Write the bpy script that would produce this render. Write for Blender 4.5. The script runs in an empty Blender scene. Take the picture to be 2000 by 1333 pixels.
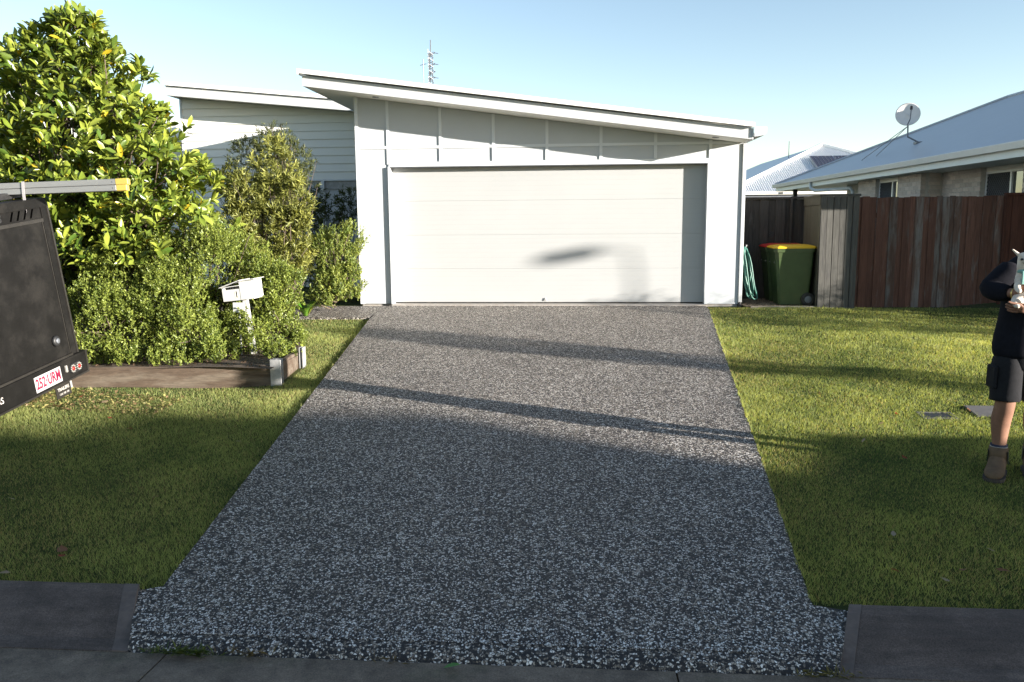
import bpy, bmesh, math, random
import numpy as np
from mathutils import Vector, Matrix
random.seed(7); rng = np.random.default_rng(7)
scene = bpy.context.scene
col = scene.collection
R_ = math.radians

# ------------------------------------------------------------------ camera
PCX, PCY, PF = 1000.0, 666.5, 1600.0          # photograph: 2000 x 1333, focal length in pixels
CZ = 1.30                                      # lens height above the garage floor (z = 0)
def _axes(vpx, vpy, roll):
    d = np.array([(vpx-PCX)/PF, (vpy-PCY)/PF, 1.0]); d /= np.linalg.norm(d)
    x = np.array([1.0, roll, -(d[0]+roll*d[1])/d[2]]); x /= np.linalg.norm(x)
    up = np.cross(x, d)
    if up[1] > 0: up = -up
    return np.array([x, d, up])
RW = _axes(1128, 430, 0.004)                   # world (X along facade, Y away, Z up) <- camera (right, down, forward)
cam_d = bpy.data.cameras.new('camera'); cam = bpy.data.objects.new('camera', cam_d); col.objects.link(cam)
cam_d.sensor_width = 36; cam_d.lens = 36*PF/2000; cam_d.clip_end = 2000; cam_d.clip_start = 0.05
m = Matrix.Identity(4)
for i in range(3):
    m[i][0] = RW[i][0]; m[i][1] = -RW[i][1]; m[i][2] = -RW[i][2]
m[2][3] = CZ
cam.matrix_world = m
scene.camera = cam

# ------------------------------------------------------------------ light
SUN = Vector((2.36, -1.0, 0.43)).normalized()  # towards the sun: low, from the right and slightly behind the lens
SUN_EL = math.asin(SUN.z); SUN_AZ = math.atan2(SUN.x, SUN.y)
world = bpy.data.worlds.new('World'); scene.world = world; world.use_nodes = True
wn = world.node_tree.nodes; wl = world.node_tree.links
bg = wn['Background']; sky = wn.new('ShaderNodeTexSky'); sky.sky_type = 'NISHITA'
sky.sun_disc = False; sky.sun_elevation = SUN_EL; sky.sun_rotation = SUN_AZ
sky.altitude = 20; sky.air_density = 0.8; sky.dust_density = 0.3; sky.ozone_density = 0.5
wl.new(sky.outputs[0], bg.inputs['Color']); bg.inputs['Strength'].default_value = 0.078
sl = bpy.data.lights.new('sun', 'SUN'); sun = bpy.data.objects.new('sun', sl); col.objects.link(sun)
sl.energy = 5.0; sl.angle = R_(0.53); sl.color = (1.0, 0.93, 0.83)
sun.rotation_euler = (-SUN).to_track_quat('-Z', 'Y').to_euler(); sun.location = (20, -10, 12)
scene.view_settings.view_transform = 'Standard'; scene.view_settings.look = 'None'
scene.view_settings.exposure = 1.92; scene.view_settings.gamma = 1.0
scene.view_settings.use_curve_mapping = False
scene.render.engine = 'CYCLES'

# ------------------------------------------------------------------ pixel helpers
def ray(px, py): return RW @ np.array([(px-PCX)/PF, (py-PCY)/PF, 1.0])
CAMP = np.array([0, 0, CZ])
def atY(px, py, Y): r = ray(px, py); return Vector(CAMP + r*(Y/r[1]))
def atX(px, py, X): r = ray(px, py); return Vector(CAMP + r*(X/r[0]))
SL = 0.06; YG = 12.5
def gplane(y): return -SL*(YG-y) if y < YG else 0.0
def gnd(px, py):
    r = ray(px, py); t = (-SL*YG-CZ)/(r[2]-SL*r[1]); return Vector(CAMP + r*t)
def sstep(a, b, x):
    t = min(1.0, max(0.0, (x-a)/(b-a))); return t*t*(3-2*t)

# ------------------------------------------------------------------ objects
def link(o, parent=None):
    col.objects.link(o)
    if parent is not None: o.parent = parent
    return o
def tag(o, label=None, cat=None, group=None, kind=None):
    if label: o['label'] = label
    if cat: o['category'] = cat
    if group: o['group'] = group
    if kind: o['kind'] = kind
    return o
def thing(name, label, cat, loc=(0, 0, 0), rot=(0, 0, 0), group=None):
    e = bpy.data.objects.new(name, None); e.empty_display_size = 0.2
    e.location = loc; e.rotation_euler = rot; col.objects.link(e)
    return tag(e, label, cat, group)
class MB:
    def __init__(s): s.v = []; s.f = []; s.m = []
    def add(s, vs, fs, mi=0):
        n = len(s.v); s.v += [tuple(v) for v in vs]; s.f += [tuple(i+n for i in f) for f in fs]; s.m += [mi]*len(fs)
        return s
    def box(s, x0, x1, y0, y1, z0, z1, mi=0):
        return s.add([(x0,y0,z0),(x1,y0,z0),(x1,y1,z0),(x0,y1,z0),(x0,y0,z1),(x1,y0,z1),(x1,y1,z1),(x0,y1,z1)],
                     [(3,2,1,0),(4,5,6,7),(0,1,5,4),(1,2,6,5),(2,3,7,6),(3,0,4,7)], mi)
    def cbox(s, x0, x1, y0, y1, z0, z1, c=0.005, mi=0):          # box with chamfered edges
        bm = bmesh.new(); bmesh.ops.create_cube(bm, size=1)
        for v in bm.verts:
            v.co = Vector(((x0+x1)/2+v.co.x*(x1-x0), (y0+y1)/2+v.co.y*(y1-y0), (z0+z1)/2+v.co.z*(z1-z0)))
        bmesh.ops.bevel(bm, geom=bm.edges[:], offset=c, segments=1, affect='EDGES')
        bm.verts.index_update()
        s.add([v.co[:] for v in bm.verts], [[v.index for v in f.verts] for f in bm.faces], mi); bm.free()
        return s
    def prism(s, pts, d, mi=0):                                   # polygon (3D pts, planar) extruded by vector d
        n = len(pts); P = [Vector(p) for p in pts]; D = Vector(d)
        nrm = sum(((P[i]-P[0]).cross(P[(i+1) % n]-P[0]) for i in range(1, n-1)), Vector())
        if nrm.dot(D) > 0: P = P[::-1]
        vs = P+[p+D for p in P]
        fs = [tuple(range(n)), tuple(range(2*n-1, n-1, -1))]+[(i, i+n, (i+1) % n+n, (i+1) % n) for i in range(n)]
        return s.add(vs, [f if k < 2 else f[::-1] if False else f for k, f in enumerate(fs)], mi)
    def tube(s, pts, r, n=8, mi=0, caps=True):
        P = [Vector(p) for p in pts]; rr = r if isinstance(r, (list, tuple)) else [r]*len(P)
        vs = []; fs = []; up = None
        for i, p in enumerate(P):
            t = (P[min(i+1, len(P)-1)]-P[max(i-1, 0)]).normalized()
            if up is None:
                up = Vector((0, 0, 1)) if abs(t.z) < 0.9 else Vector((1, 0, 0))
            a = t.cross(up).normalized(); b = a.cross(t).normalized(); up = b
            for k in range(n):
                an = 2*math.pi*k/n; vs.append(p+(a*math.cos(an)+b*math.sin(an))*rr[i])
        for i in range(len(P)-1):
            for k in range(n):
                fs.append((i*n+k, i*n+(k+1) % n, (i+1)*n+(k+1) % n, (i+1)*n+k))
        if caps: fs.append(tuple(range(n))[::-1]); fs.append(tuple(range((len(P)-1)*n, len(P)*n)))
        return s.add(vs, fs, mi)
    def lathe(s, prof, n=24, M=None, mi=0):                       # (r, z) profile round z
        vs = []; fs = []
        for r, z in prof:
            for k in range(n):
                an = 2*math.pi*k/n; v = Vector((r*math.cos(an), r*math.sin(an), z)); vs.append(M @ v if M else v)
        for i in range(len(prof)-1):
            for k in range(n): fs.append((i*n+k, i*n+(k+1) % n, (i+1)*n+(k+1) % n, (i+1)*n+k))
        fs.append(tuple(range(n))[::-1]); fs.append(tuple(range((len(prof)-1)*n, len(prof)*n)))
        return s.add(vs, fs, mi)
    def build(s, name, mats, parent=None, smooth=False, fix=True, origin=None):
        me = bpy.data.meshes.new(name)
        off = Vector(origin) if origin is not None else (Vector(parent.location) if parent is not None and parent.type == 'EMPTY' and not any(parent.rotation_euler) and parent.parent is None else Vector((0, 0, 0)))
        me.from_pydata([(v[0]-off.x, v[1]-off.y, v[2]-off.z) for v in s.v], [], s.f)
        mats = mats if isinstance(mats, (list, tuple)) else [mats]
        for mt in mats: me.materials.append(mt)
        if len(mats) > 1: me.polygons.foreach_set('material_index', s.m)
        if fix:
            bm = bmesh.new(); bm.from_mesh(me); bmesh.ops.recalc_face_normals(bm, faces=bm.faces[:]); bm.to_mesh(me); bm.free()
        if smooth: me.polygons.foreach_set('use_smooth', [True]*len(me.polygons))
        me.update()
        o = bpy.data.objects.new(name, me); link(o, parent)
        return o
def one(name, mats, label, cat, mb, group=None, origin=(0, 0, 0), smooth=False):     # a thing that is a single mesh
    o = mb.build(name, mats, None, smooth, origin=origin); o.location = origin
    return tag(o, label, cat, group)
def struct(name, mb, mats, smooth=False, label=None, cat=None):
    o = mb.build(name, mats, None, smooth); tag(o, label, cat, kind='structure'); return o
def lift(parts, parent):                                          # used for sub-parts whose parent is a mesh at the same local frame
    for p in parts: p.parent = parent
def clip(poly, a, b, c):                                          # keep a*x + b*z <= c of a 2D polygon
    out = []
    for i in range(len(poly)):
        p, q = poly[i], poly[(i+1) % len(poly)]
        dp, dq = a*p[0]+b*p[1]-c, a*q[0]+b*q[1]-c
        if dp <= 0: out.append(p)
        if dp*dq < 0:
            t = dp/(dp-dq); out.append((p[0]+(q[0]-p[0])*t, p[1]+(q[1]-p[1])*t))
    return out
def text_mesh(name, body, size, mat, parent, M, depth=0.0015, sx=1.0, bold=0.0):
    cu = bpy.data.curves.new(name+'_c', 'FONT'); cu.body = body; cu.size = size; cu.extrude = depth
    cu.align_x = 'CENTER'; cu.align_y = 'CENTER'; cu.resolution_u = 3; cu.offset = bold
    o = bpy.data.objects.new(name+'_t', cu); col.objects.link(o)
    dg = bpy.context.evaluated_depsgraph_get(); me = bpy.data.meshes.new_from_object(o.evaluated_get(dg))
    bpy.data.objects.remove(o); bpy.data.curves.remove(cu)
    for v in me.vertices: v.co = M @ Vector((v.co.x*sx, v.co.y, v.co.z))
    me.materials.clear(); me.materials.append(mat); me.name = name
    return link(bpy.data.objects.new(name, me), parent)

# ------------------------------------------------------------------ materials
def newmat(name):
    mt = bpy.data.materials.new(name); mt.use_nodes = True
    nt = mt.node_tree; b = nt.nodes['Principled BSDF']; return mt, nt, b
def N(nt, t, **k):
    n = nt.nodes.new(t)
    for a, v in k.items(): setattr(n, a, v)
    return n
def mapping(nt, scale=(1, 1, 1), space='Object'):
    tc = N(nt, 'ShaderNodeTexCoord'); mp = N(nt, 'ShaderNodeMapping'); mp.inputs['Scale'].default_value = scale
    nt.links.new(tc.outputs[space], mp.inputs['Vector']); return mp.outputs['Vector']
def noise(nt, vec, scale, detail=4, rough=0.6, dist=0.0):
    n = N(nt, 'ShaderNodeTexNoise'); n.inputs['Scale'].default_value = scale; n.inputs['Detail'].default_value = detail
    n.inputs['Roughness'].default_value = rough; n.inputs['Distortion'].default_value = dist
    nt.links.new(vec, n.inputs['Vector']); return n.outputs['Fac']
def ramp(nt, fac, stops, interp='LINEAR'):
    r = N(nt, 'ShaderNodeValToRGB'); r.color_ramp.interpolation = interp; e = r.color_ramp.elements
    while len(e) < len(stops): e.new(0.5)
    for k, (p, c) in enumerate(stops): e[k].position = p; e[k].color = (*c, 1) if len(c) == 3 else c
    nt.links.new(fac, r.inputs['Fac']); return r.outputs['Color']
def mixc(nt, fac, a, b, mode='MIX'):
    mx = N(nt, 'ShaderNodeMix', data_type='RGBA', blend_type=mode)
    if isinstance(fac, (int, float)): mx.inputs['Factor'].default_value = fac
    else: nt.links.new(fac, mx.inputs['Factor'])
    for nm, v in (('A', a), ('B', b)):
        s = [i for i in mx.inputs if i.name == nm and i.type == 'RGBA'][0]
        if isinstance(v, (tuple, list)): s.default_value = (*v[:3], 1)
        else: nt.links.new(v, s)
    return [o for o in mx.outputs if o.type == 'RGBA'][0]
def bump(nt, b, h, strength=0.3, dist=0.01):
    bp = N(nt, 'ShaderNodeBump'); bp.inputs['Strength'].default_value = strength; bp.inputs['Distance'].default_value = dist
    nt.links.new(h, bp.inputs['Height']); nt.links.new(bp.outputs['Normal'], b.inputs['Normal'])
def simple(name, c, rough=0.6, var=0.12, scale=6.0, stretch=(1, 1, 1), bmp=0.0, bscale=60.0, metal=0.0, spec=0.5, rand=0.0, dirt=None, dscale=1.5, grit=0.0):
    mt, nt, b = newmat(name); v = mapping(nt, stretch)
    lo = tuple(x*(1-var) for x in c); hi = tuple(min(1, x*(1+var)) for x in c)
    cc = ramp(nt, noise(nt, v, scale, 5, 0.65), [(0.3, lo), (0.7, hi)])
    if dirt:
        d = ramp(nt, noise(nt, v, dscale, 6, 0.7), [(0.5, (0, 0, 0)), (0.75, (1, 1, 1))])
        cc = mixc(nt, d, cc, dirt)
    if grit:
        gc_ = ramp(nt, noise(nt, mapping(nt), 150, 3, 0.7), [(0.35, (1-grit,)*3), (0.65, (1+grit,)*3)]); cc = mixc(nt, 1.0, cc, gc_, 'MULTIPLY')
        st_ = ramp(nt, noise(nt, mapping(nt, (1, 1, 1)), 3.2, 8, 0.75), [(0.42, (0.72, 0.70, 0.68)), (0.60, (1.15, 1.14, 1.12))]); cc = mixc(nt, 1.0, cc, st_, 'MULTIPLY')
    if rand:
        oi = N(nt, 'ShaderNodeObjectInfo')
        mr = N(nt, 'ShaderNodeMapRange'); mr.inputs['To Min'].default_value = 1-rand; mr.inputs['To Max'].default_value = 1+rand
        nt.links.new(oi.outputs['Random'], mr.inputs['Value'])
        cmb = N(nt, 'ShaderNodeCombineColor')
        for k in range(3): nt.links.new(mr.outputs['Result'], cmb.inputs[k])
        cc = mixc(nt, 1.0, cc, cmb.outputs['Color'], 'MULTIPLY')
    nt.links.new(cc, b.inputs['Base Color'])
    b.inputs['Roughness'].default_value = rough; b.inputs['Metallic'].default_value = metal
    b.inputs['Specular IOR Level'].default_value = spec
    if bmp: bump(nt, b, noise(nt, v, bscale, 4, 0.6), bmp, 0.004)
    return mt
M = {}
M['wall'] = simple('painted_wall', (0.455, 0.475, 0.50), 0.7, 0.025, 1.2, bmp=0.05, bscale=220, spec=0.3)
M['trim'] = simple('painted_trim', (0.60, 0.62, 0.645), 0.55, 0.02, 2)
M['soffit'] = simple('soffit', (0.80, 0.78, 0.72), 0.8, 0.02, 2)
M['fascia'] = simple('fascia', (0.44, 0.45, 0.46), 0.45, 0.02, 2)
M['roofw'] = simple('white_roof_metal', (0.82, 0.82, 0.80), 0.4, 0.03, 1.5)
M['board'] = simple('weatherboard', (0.74, 0.74, 0.71), 0.6, 0.03, 2, (0.3, 1, 3), bmp=0.04, bscale=40)
M['galv'] = simple('galvanised', (0.30, 0.30, 0.30), 0.6, 0.2, 14, metal=0.3)
M['aluminium'] = simple('aluminium', (0.33, 0.33, 0.325), 0.5, 0.08, 9, (0.3, 3, 3), metal=0.55)
M['yellow'] = simple('yellow_plastic', (0.46, 0.345, 0.075), 0.5, 0.06, 12)
M['black_plastic'] = simple('black_plastic', (0.016, 0.016, 0.017), 0.5, 0.2, 20)
M['slot'] = simple('slot_dark', (0.0008, 0.0008, 0.0008), 1.0, 0.1, 5, spec=0.0)  # pure black, stands in for the dark inside the vent slots
M['rubber'] = simple('rubber', (0.022, 0.021, 0.02), 0.85, 0.25, 18, bmp=0.2, dirt=(0.10, 0.085, 0.06), dscale=5)
M['white_paint'] = simple('white_paint', (0.46, 0.46, 0.45), 0.5, 0.04, 8, dirt=(0.42, 0.40, 0.36), dscale=4)
M['white_post'] = simple('flaking_white_post', (0.44, 0.44, 0.43), 0.7, 0.06, 20, bmp=0.2, dirt=(0.25, 0.22, 0.18), dscale=22)
M['concrete'] = simple('concrete', (0.34, 0.32, 0.30), 0.85, 0.14, 9, bmp=0.25, bscale=140, dirt=(0.2, 0.18, 0.155), dscale=2.2)
M['footing'] = simple('slab_edge', (0.30, 0.28, 0.26), 0.9, 0.2, 22, bmp=0.3, bscale=90, dirt=(0.25, 0.21, 0.17), dscale=9)
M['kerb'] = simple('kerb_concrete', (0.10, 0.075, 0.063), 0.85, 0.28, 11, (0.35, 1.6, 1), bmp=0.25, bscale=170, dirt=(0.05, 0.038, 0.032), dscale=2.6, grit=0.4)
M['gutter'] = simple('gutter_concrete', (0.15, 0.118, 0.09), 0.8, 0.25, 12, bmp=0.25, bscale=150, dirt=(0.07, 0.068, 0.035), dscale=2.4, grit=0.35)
M['joint'] = simple('joint_mortar', (0.115, 0.09, 0.078), 0.9, 0.2, 20, bmp=0.3, bscale=120)
M['asphalt'] = simple('asphalt', (0.05, 0.05, 0.052), 0.85, 0.35, 90, bmp=0.6, bscale=160)
M['soil'] = simple('soil', (0.075, 0.052, 0.035), 0.95, 0.45, 30, bmp=0.7, bscale=45)
M['bark'] = simple('bark', (0.20, 0.15, 0.105), 0.9, 0.3, 12, (1, 1, 0.25), bmp=0.5, bscale=40)
M['twig'] = simple('twig', (0.09, 0.065, 0.048), 0.85, 0.25, 15)
M['glass'] = simple('dark_glass', (0.02, 0.024, 0.028), 0.04, 0.1, 3, spec=1.0)
M['glass'].node_tree.nodes['Principled BSDF'].inputs['Coat Weight'].default_value = 0.6
M['mesh_dark'] = simple('security_mesh', (0.02, 0.02, 0.022), 0.5, 0.1, 10)
M['winframe'] = simple('window_frame', (0.62, 0.64, 0.66), 0.4, 0.03, 5, metal=0.2)
M['cream'] = simple('cream_panel', (0.74, 0.70, 0.60), 0.7, 0.03, 4)
M['brick'] = simple('beige_brick', (0.50, 0.435, 0.375), 0.85, 0.12, 18, bmp=0.25, bscale=60, rand=0.16)
M['mortar'] = simple('mortar', (0.48, 0.46, 0.42), 0.95, 0.1, 25)
M['roofg'] = simple('grey_roof_metal', (0.40, 0.42, 0.45), 0.38, 0.03, 2, metal=0.25)
M['roof_far'] = simple('pale_roof_metal', (0.72, 0.73, 0.74), 0.4, 0.03, 2)
M['gutter_cream'] = simple('cream_gutter', (0.70, 0.67, 0.61), 0.4, 0.03, 5)
M['fascia_n'] = simple('fascia_green_white', (0.72, 0.75, 0.72), 0.5, 0.03, 5)
M['downpipe_n'] = simple('downpipe_grey', (0.50, 0.55, 0.57), 0.5, 0.04, 5)
M['dishpaint'] = simple('dish_paint', (0.66, 0.63, 0.60), 0.5, 0.05, 6)
M['steel_dark'] = simple('dark_steel', (0.16, 0.17, 0.19), 0.5, 0.15, 12, metal=0.5)
M['solar'] = simple('solar_cell', (0.025, 0.022, 0.035), 0.15, 0.1, 4, spec=0.8)
M['bin'] = simple('green_plastic', (0.045, 0.075, 0.026), 0.38, 0.14, 6, bmp=0.06, bscale=30, dirt=(0.075, 0.085, 0.035), dscale=2.5)
M['bin_red'] = simple('red_plastic', (0.50, 0.02, 0.02), 0.4, 0.1, 8)
M['bin_yellow'] = simple('yellow_lid', (0.80, 0.46, 0.02), 0.4, 0.06, 8)
M['hose'] = simple('hose_green', (0.055, 0.17, 0.135), 0.4, 0.15, 20)
M['trailer'] = simple('dusty_black_paint', (0.0065, 0.0062, 0.006), 0.55, 0.22, 5, bmp=0.04, bscale=50, dirt=(0.0125, 0.0115, 0.0105), dscale=3.2, spec=0.18, grit=0.3)
M['trailer_edge'] = simple('worn_black_edge', (0.022, 0.020, 0.018), 0.4, 0.25, 9, metal=0.2)
M['plate'] = simple('plate_white', (0.36, 0.345, 0.35), 0.4, 0.04, 9)
M['maroon'] = simple('maroon_print', (0.16, 0.006, 0.03), 0.5, 0.05, 9)
M['red_lens'] = simple('red_lens', (0.25, 0.015, 0.012), 0.25, 0.15, 30)
M['clear_lens'] = simple('clear_lens', (0.24, 0.23, 0.21), 0.25, 0.12, 30)
M['letter_white'] = simple('white_print', (0.33, 0.31, 0.29), 0.6, 0.05, 9)
M['skin'] = simple('skin', (0.215, 0.112, 0.075), 0.65, 0.16, 22, bmp=0.12, bscale=130, spec=0.25)
M['hoodie'] = simple('black_fleece', (0.010, 0.010, 0.014), 0.95, 0.2, 30, bmp=0.35, bscale=28, spec=0.1)
M['shorts'] = simple('dark_canvas', (0.014, 0.014, 0.016), 0.9, 0.2, 40, bmp=0.35, bscale=36, spec=0.15)
M['sock'] = simple('navy_sock', (0.018, 0.02, 0.04), 0.9, 0.1, 40)
M['boot'] = simple('brown_suede', (0.125, 0.085, 0.055), 0.9, 0.22, 16, bmp=0.35, bscale=60, spec=0.15)
M['boot_sole'] = simple('boot_sole', (0.045, 0.035, 0.028), 0.8, 0.15, 20)
M['hair'] = simple('dark_hair', (0.03, 0.02, 0.014), 0.7, 0.3, 60, (1, 1, 0.2), bmp=0.5, bscale=90)
M['fur'] = simple('cream_fur', (0.62, 0.54, 0.46), 0.9, 0.14, 14, bmp=0.4, bscale=150, dirt=(0.40, 0.26, 0.17), dscale=5)
M['harness'] = simple('mint_webbing', (0.17, 0.33, 0.29), 0.7, 0.1, 40)
M['gold'] = simple('bangle', (0.7, 0.5, 0.2), 0.3, 0.1, 9, metal=0.9)
M['leaf_dead'] = simple('dead_leaf', (0.16, 0.075, 0.035), 0.8, 0.35, 20, rand=0.4)
M['car_paint'] = simple('car_paint', (0.30, 0.31, 0.33), 0.3, 0.03, 3, metal=0.5)
M['lid'] = simple('pit_lid_concrete', (0.085, 0.08, 0.08), 0.9, 0.15, 14, bmp=0.3, bscale=120)

def wood(name, base, grey, amount, rand=0.2, grain=1.0, pale=None):
    mt, nt, b = newmat(name); tc = N(nt, 'ShaderNodeTexCoord'); oi = N(nt, 'ShaderNodeObjectInfo')
    ad = N(nt, 'ShaderNodeVectorMath', operation='ADD')
    sc = N(nt, 'ShaderNodeVectorMath', operation='SCALE'); sc.inputs['Scale'].default_value = 37.0
    cx = N(nt, 'ShaderNodeCombineXYZ')
    for k in range(3): nt.links.new(oi.outputs['Random'], cx.inputs[k])
    nt.links.new(cx.outputs[0], sc.inputs[0]); nt.links.new(tc.outputs['Object'], ad.inputs[0]); nt.links.new(sc.outputs[0], ad.inputs[1])
    mp = N(nt, 'ShaderNodeMapping'); mp.inputs['Scale'].default_value = (1, 1, 0.06) if grain == 1 else (0.06, 1, 1)
    nt.links.new(ad.outputs[0], mp.inputs['Vector'])
    mp2 = N(nt, 'ShaderNodeMapping'); mp2.inputs['Scale'].default_value = (1, 1, 0.16) if grain == 1 else (0.16, 1, 1)
    nt.links.new(ad.outputs[0], mp2.inputs['Vector'])
    g = noise(nt, mp.outputs['Vector'], 60, 6, 0.7, 0.6); w = noise(nt, mp2.outputs['Vector'], 9, 5, 0.65, 0.4)
    cc = ramp(nt, g, [(0.3, tuple(x*0.62 for x in base)), (0.7, tuple(x*1.3 for x in base))])
    wm = ramp(nt, w, [(1-amount-0.06, (0, 0, 0)), (1-amount+0.10, (1, 1, 1))])
    gc = ramp(nt, g, [(0.3, tuple(x*0.7 for x in grey)), (0.7, tuple(x*1.2 for x in grey))])
    cc = mixc(nt, wm, cc, gc)
    mr = N(nt, 'ShaderNodeMapRange'); mr.inputs['To Min'].default_value = 1-rand; mr.inputs['To Max'].default_value = 1+rand
    nt.links.new(oi.outputs['Random'], mr.inputs['Value']); cmb = N(nt, 'ShaderNodeCombineColor')
    for k in range(3): nt.links.new(mr.outputs['Result'], cmb.inputs[k])
    cc = mixc(nt, 1.0, cc, cmb.outputs['Color'], 'MULTIPLY')
    nt.links.new(cc, b.inputs['Base Color']); b.inputs['Roughness'].default_value = 0.85; b.inputs['Specular IOR Level'].default_value = 0.2
    bump(nt, b, g, 0.5, 0.004); return mt
M['paling'] = wood('brown_paling', (0.115, 0.056, 0.041), (0.155, 0.128, 0.115), 0.38, 0.22)
M['paling_grey'] = wood('grey_brown_paling', (0.10, 0.06, 0.047), (0.15, 0.132, 0.122), 0.50, 0.2)
M['paling_dark'] = wood('red_brown_paling', (0.085, 0.035, 0.025), (0.13, 0.10, 0.09), 0.2, 0.15)
M['grey_board'] = wood('weathered_grey_board', (0.085, 0.082, 0.075), (0.058, 0.056, 0.055), 0.4, 0.12)
M['dark_board'] = wood('dark_stained_board', (0.062, 0.054, 0.048), (0.10, 0.09, 0.08), 0.35, 0.15)
M['olive_board'] = wood('olive_brown_board', (0.13, 0.115, 0.08), (0.10, 0.09, 0.07), 0.35, 0.15)  # lighter, more olive brown than the back fence boards
M['sleeper'] = wood('weathered_sleeper', (0.085, 0.062, 0.046), (0.13, 0.105, 0.082), 0.5, 0.1, grain=0)
M['edge_board'] = wood('edging_board', (0.22, 0.19, 0.155), (0.3, 0.27, 0.23), 0.5, 0.1, grain=0)

def aggregate(name):                                              # exposed-aggregate concrete
    mt, nt, b = newmat(name); v = mapping(nt)
    wv = N(nt, 'ShaderNodeVectorMath', operation='ADD'); nz = N(nt, 'ShaderNodeTexNoise'); nz.inputs['Scale'].default_value = 38; nz.inputs['Detail'].default_value = 2
    nt.links.new(v, nz.inputs['Vector']); s = N(nt, 'ShaderNodeVectorMath', operation='SCALE'); s.inputs['Scale'].default_value = 0.018
    nt.links.new(nz.outputs['Color'], s.inputs[0]); nt.links.new(v, wv.inputs[0]); nt.links.new(s.outputs[0], wv.inputs[1])
    vo = N(nt, 'ShaderNodeTexVoronoi'); vo.inputs['Scale'].default_value = 92; nt.links.new(wv.outputs[0], vo.inputs['Vector'])
    ve = N(nt, 'ShaderNodeTexVoronoi', feature='DISTANCE_TO_EDGE'); ve.inputs['Scale'].default_value = 92; nt.links.new(wv.outputs[0], ve.inputs['Vector'])
    sp = N(nt, 'ShaderNodeSeparateColor'); nt.links.new(vo.outputs['Color'], sp.inputs[0])
    stone = ramp(nt, sp.outputs[0], [(0.0, (0.022, 0.021, 0.022)), (0.32, (0.052, 0.045, 0.042)), (0.49, (0.19, 0.16, 0.13)), (0.62, (0.37, 0.325, 0.275)), (0.75, (0.58, 0.545, 0.50)), (0.89, (0.80, 0.775, 0.74))], 'CONSTANT')
    ed = ramp(nt, ve.outputs['Distance'], [(0.04, (0, 0, 0)), (0.16, (1, 1, 1))])
    cc = mixc(nt, ed, (0.022, 0.020, 0.021), stone)
    big = ramp(nt, noise(nt, v, 0.9, 5, 0.6), [(0.3, (0.86, 0.85, 0.84)), (0.7, (1.10, 1.09, 1.07))])
    cc = mixc(nt, 1.0, cc, big, 'MULTIPLY')
    mid = ramp(nt, noise(nt, v, 7.0, 4, 0.6), [(0.3, (0.90, 0.89, 0.88)), (0.7, (1.06, 1.05, 1.04))])
    cc = mixc(nt, 1.0, cc, mid, 'MULTIPLY')
    nt.links.new(cc, b.inputs['Base Color']); b.inputs['Roughness'].default_value = 0.62; b.inputs['Specular IOR Level'].default_value = 0.35
    bump(nt, b, ve.outputs['Distance'], 0.9, 0.006); return mt
M['aggregate'] = aggregate('exposed_aggregate')

def lawn_mat():
    mt, nt, b = newmat('turf'); v = mapping(nt)
    a = noise(nt, v, 240, 3, 0.7); p = noise(nt, v, 1.3, 5, 0.6)
    c1 = ramp(nt, a, [(0.25, (0.022, 0.03, 0.010)), (0.55, (0.065, 0.08, 0.024)), (0.8, (0.14, 0.15, 0.05))])
    c2 = ramp(nt, a, [(0.25, (0.04, 0.035, 0.015)), (0.55, (0.11, 0.10, 0.035)), (0.8, (0.20, 0.17, 0.07))])
    pm = ramp(nt, p, [(0.52, (0, 0, 0)), (0.72, (0.8, 0.8, 0.8))])
    nt.links.new(mixc(nt, pm, c1, c2), b.inputs['Base Color']); b.inputs['Roughness'].default_value = 0.9; b.inputs['Specular IOR Level'].default_value = 0.1
    bump(nt, b, a, 0.8, 0.02); return mt
M['turf'] = lawn_mat()
def leafmat(name, hue=1.0, trans=0.28, rough=0.42, spec=0.4):      # colour from per-leaf attribute 'col'
    mt, nt, b = newmat(name); at = N(nt, 'ShaderNodeAttribute', attribute_name='col')
    nt.links.new(at.outputs['Color'], b.inputs['Base Color']); b.inputs['Roughness'].default_value = rough; b.inputs['Specular IOR Level'].default_value = spec
    tr = N(nt, 'ShaderNodeBsdfTranslucent'); mx = N(nt, 'ShaderNodeMixShader'); mx.inputs[0].default_value = trans
    mt_c = mixc(nt, 1.0, at.outputs['Color'], (1.25, 1.15, 0.5), 'MULTIPLY'); nt.links.new(mt_c, tr.inputs['Color'])
    out = nt.nodes['Material Output']; nt.links.new(b.outputs[0], mx.inputs[1]); nt.links.new(tr.outputs[0], mx.inputs[2]); nt.links.new(mx.outputs[0], out.inputs['Surface'])
    return mt
M['leaf'] = leafmat('leaf'); M['leaf_gloss'] = leafmat('glossy_leaf', trans=0.25, rough=0.3, spec=0.5)
M['grass'] = leafmat('grass_blade', trans=0.5, rough=0.6, spec=0.2)
M['pebble'] = leafmat('pebble', trans=0.0, rough=0.6, spec=0.35)

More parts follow.
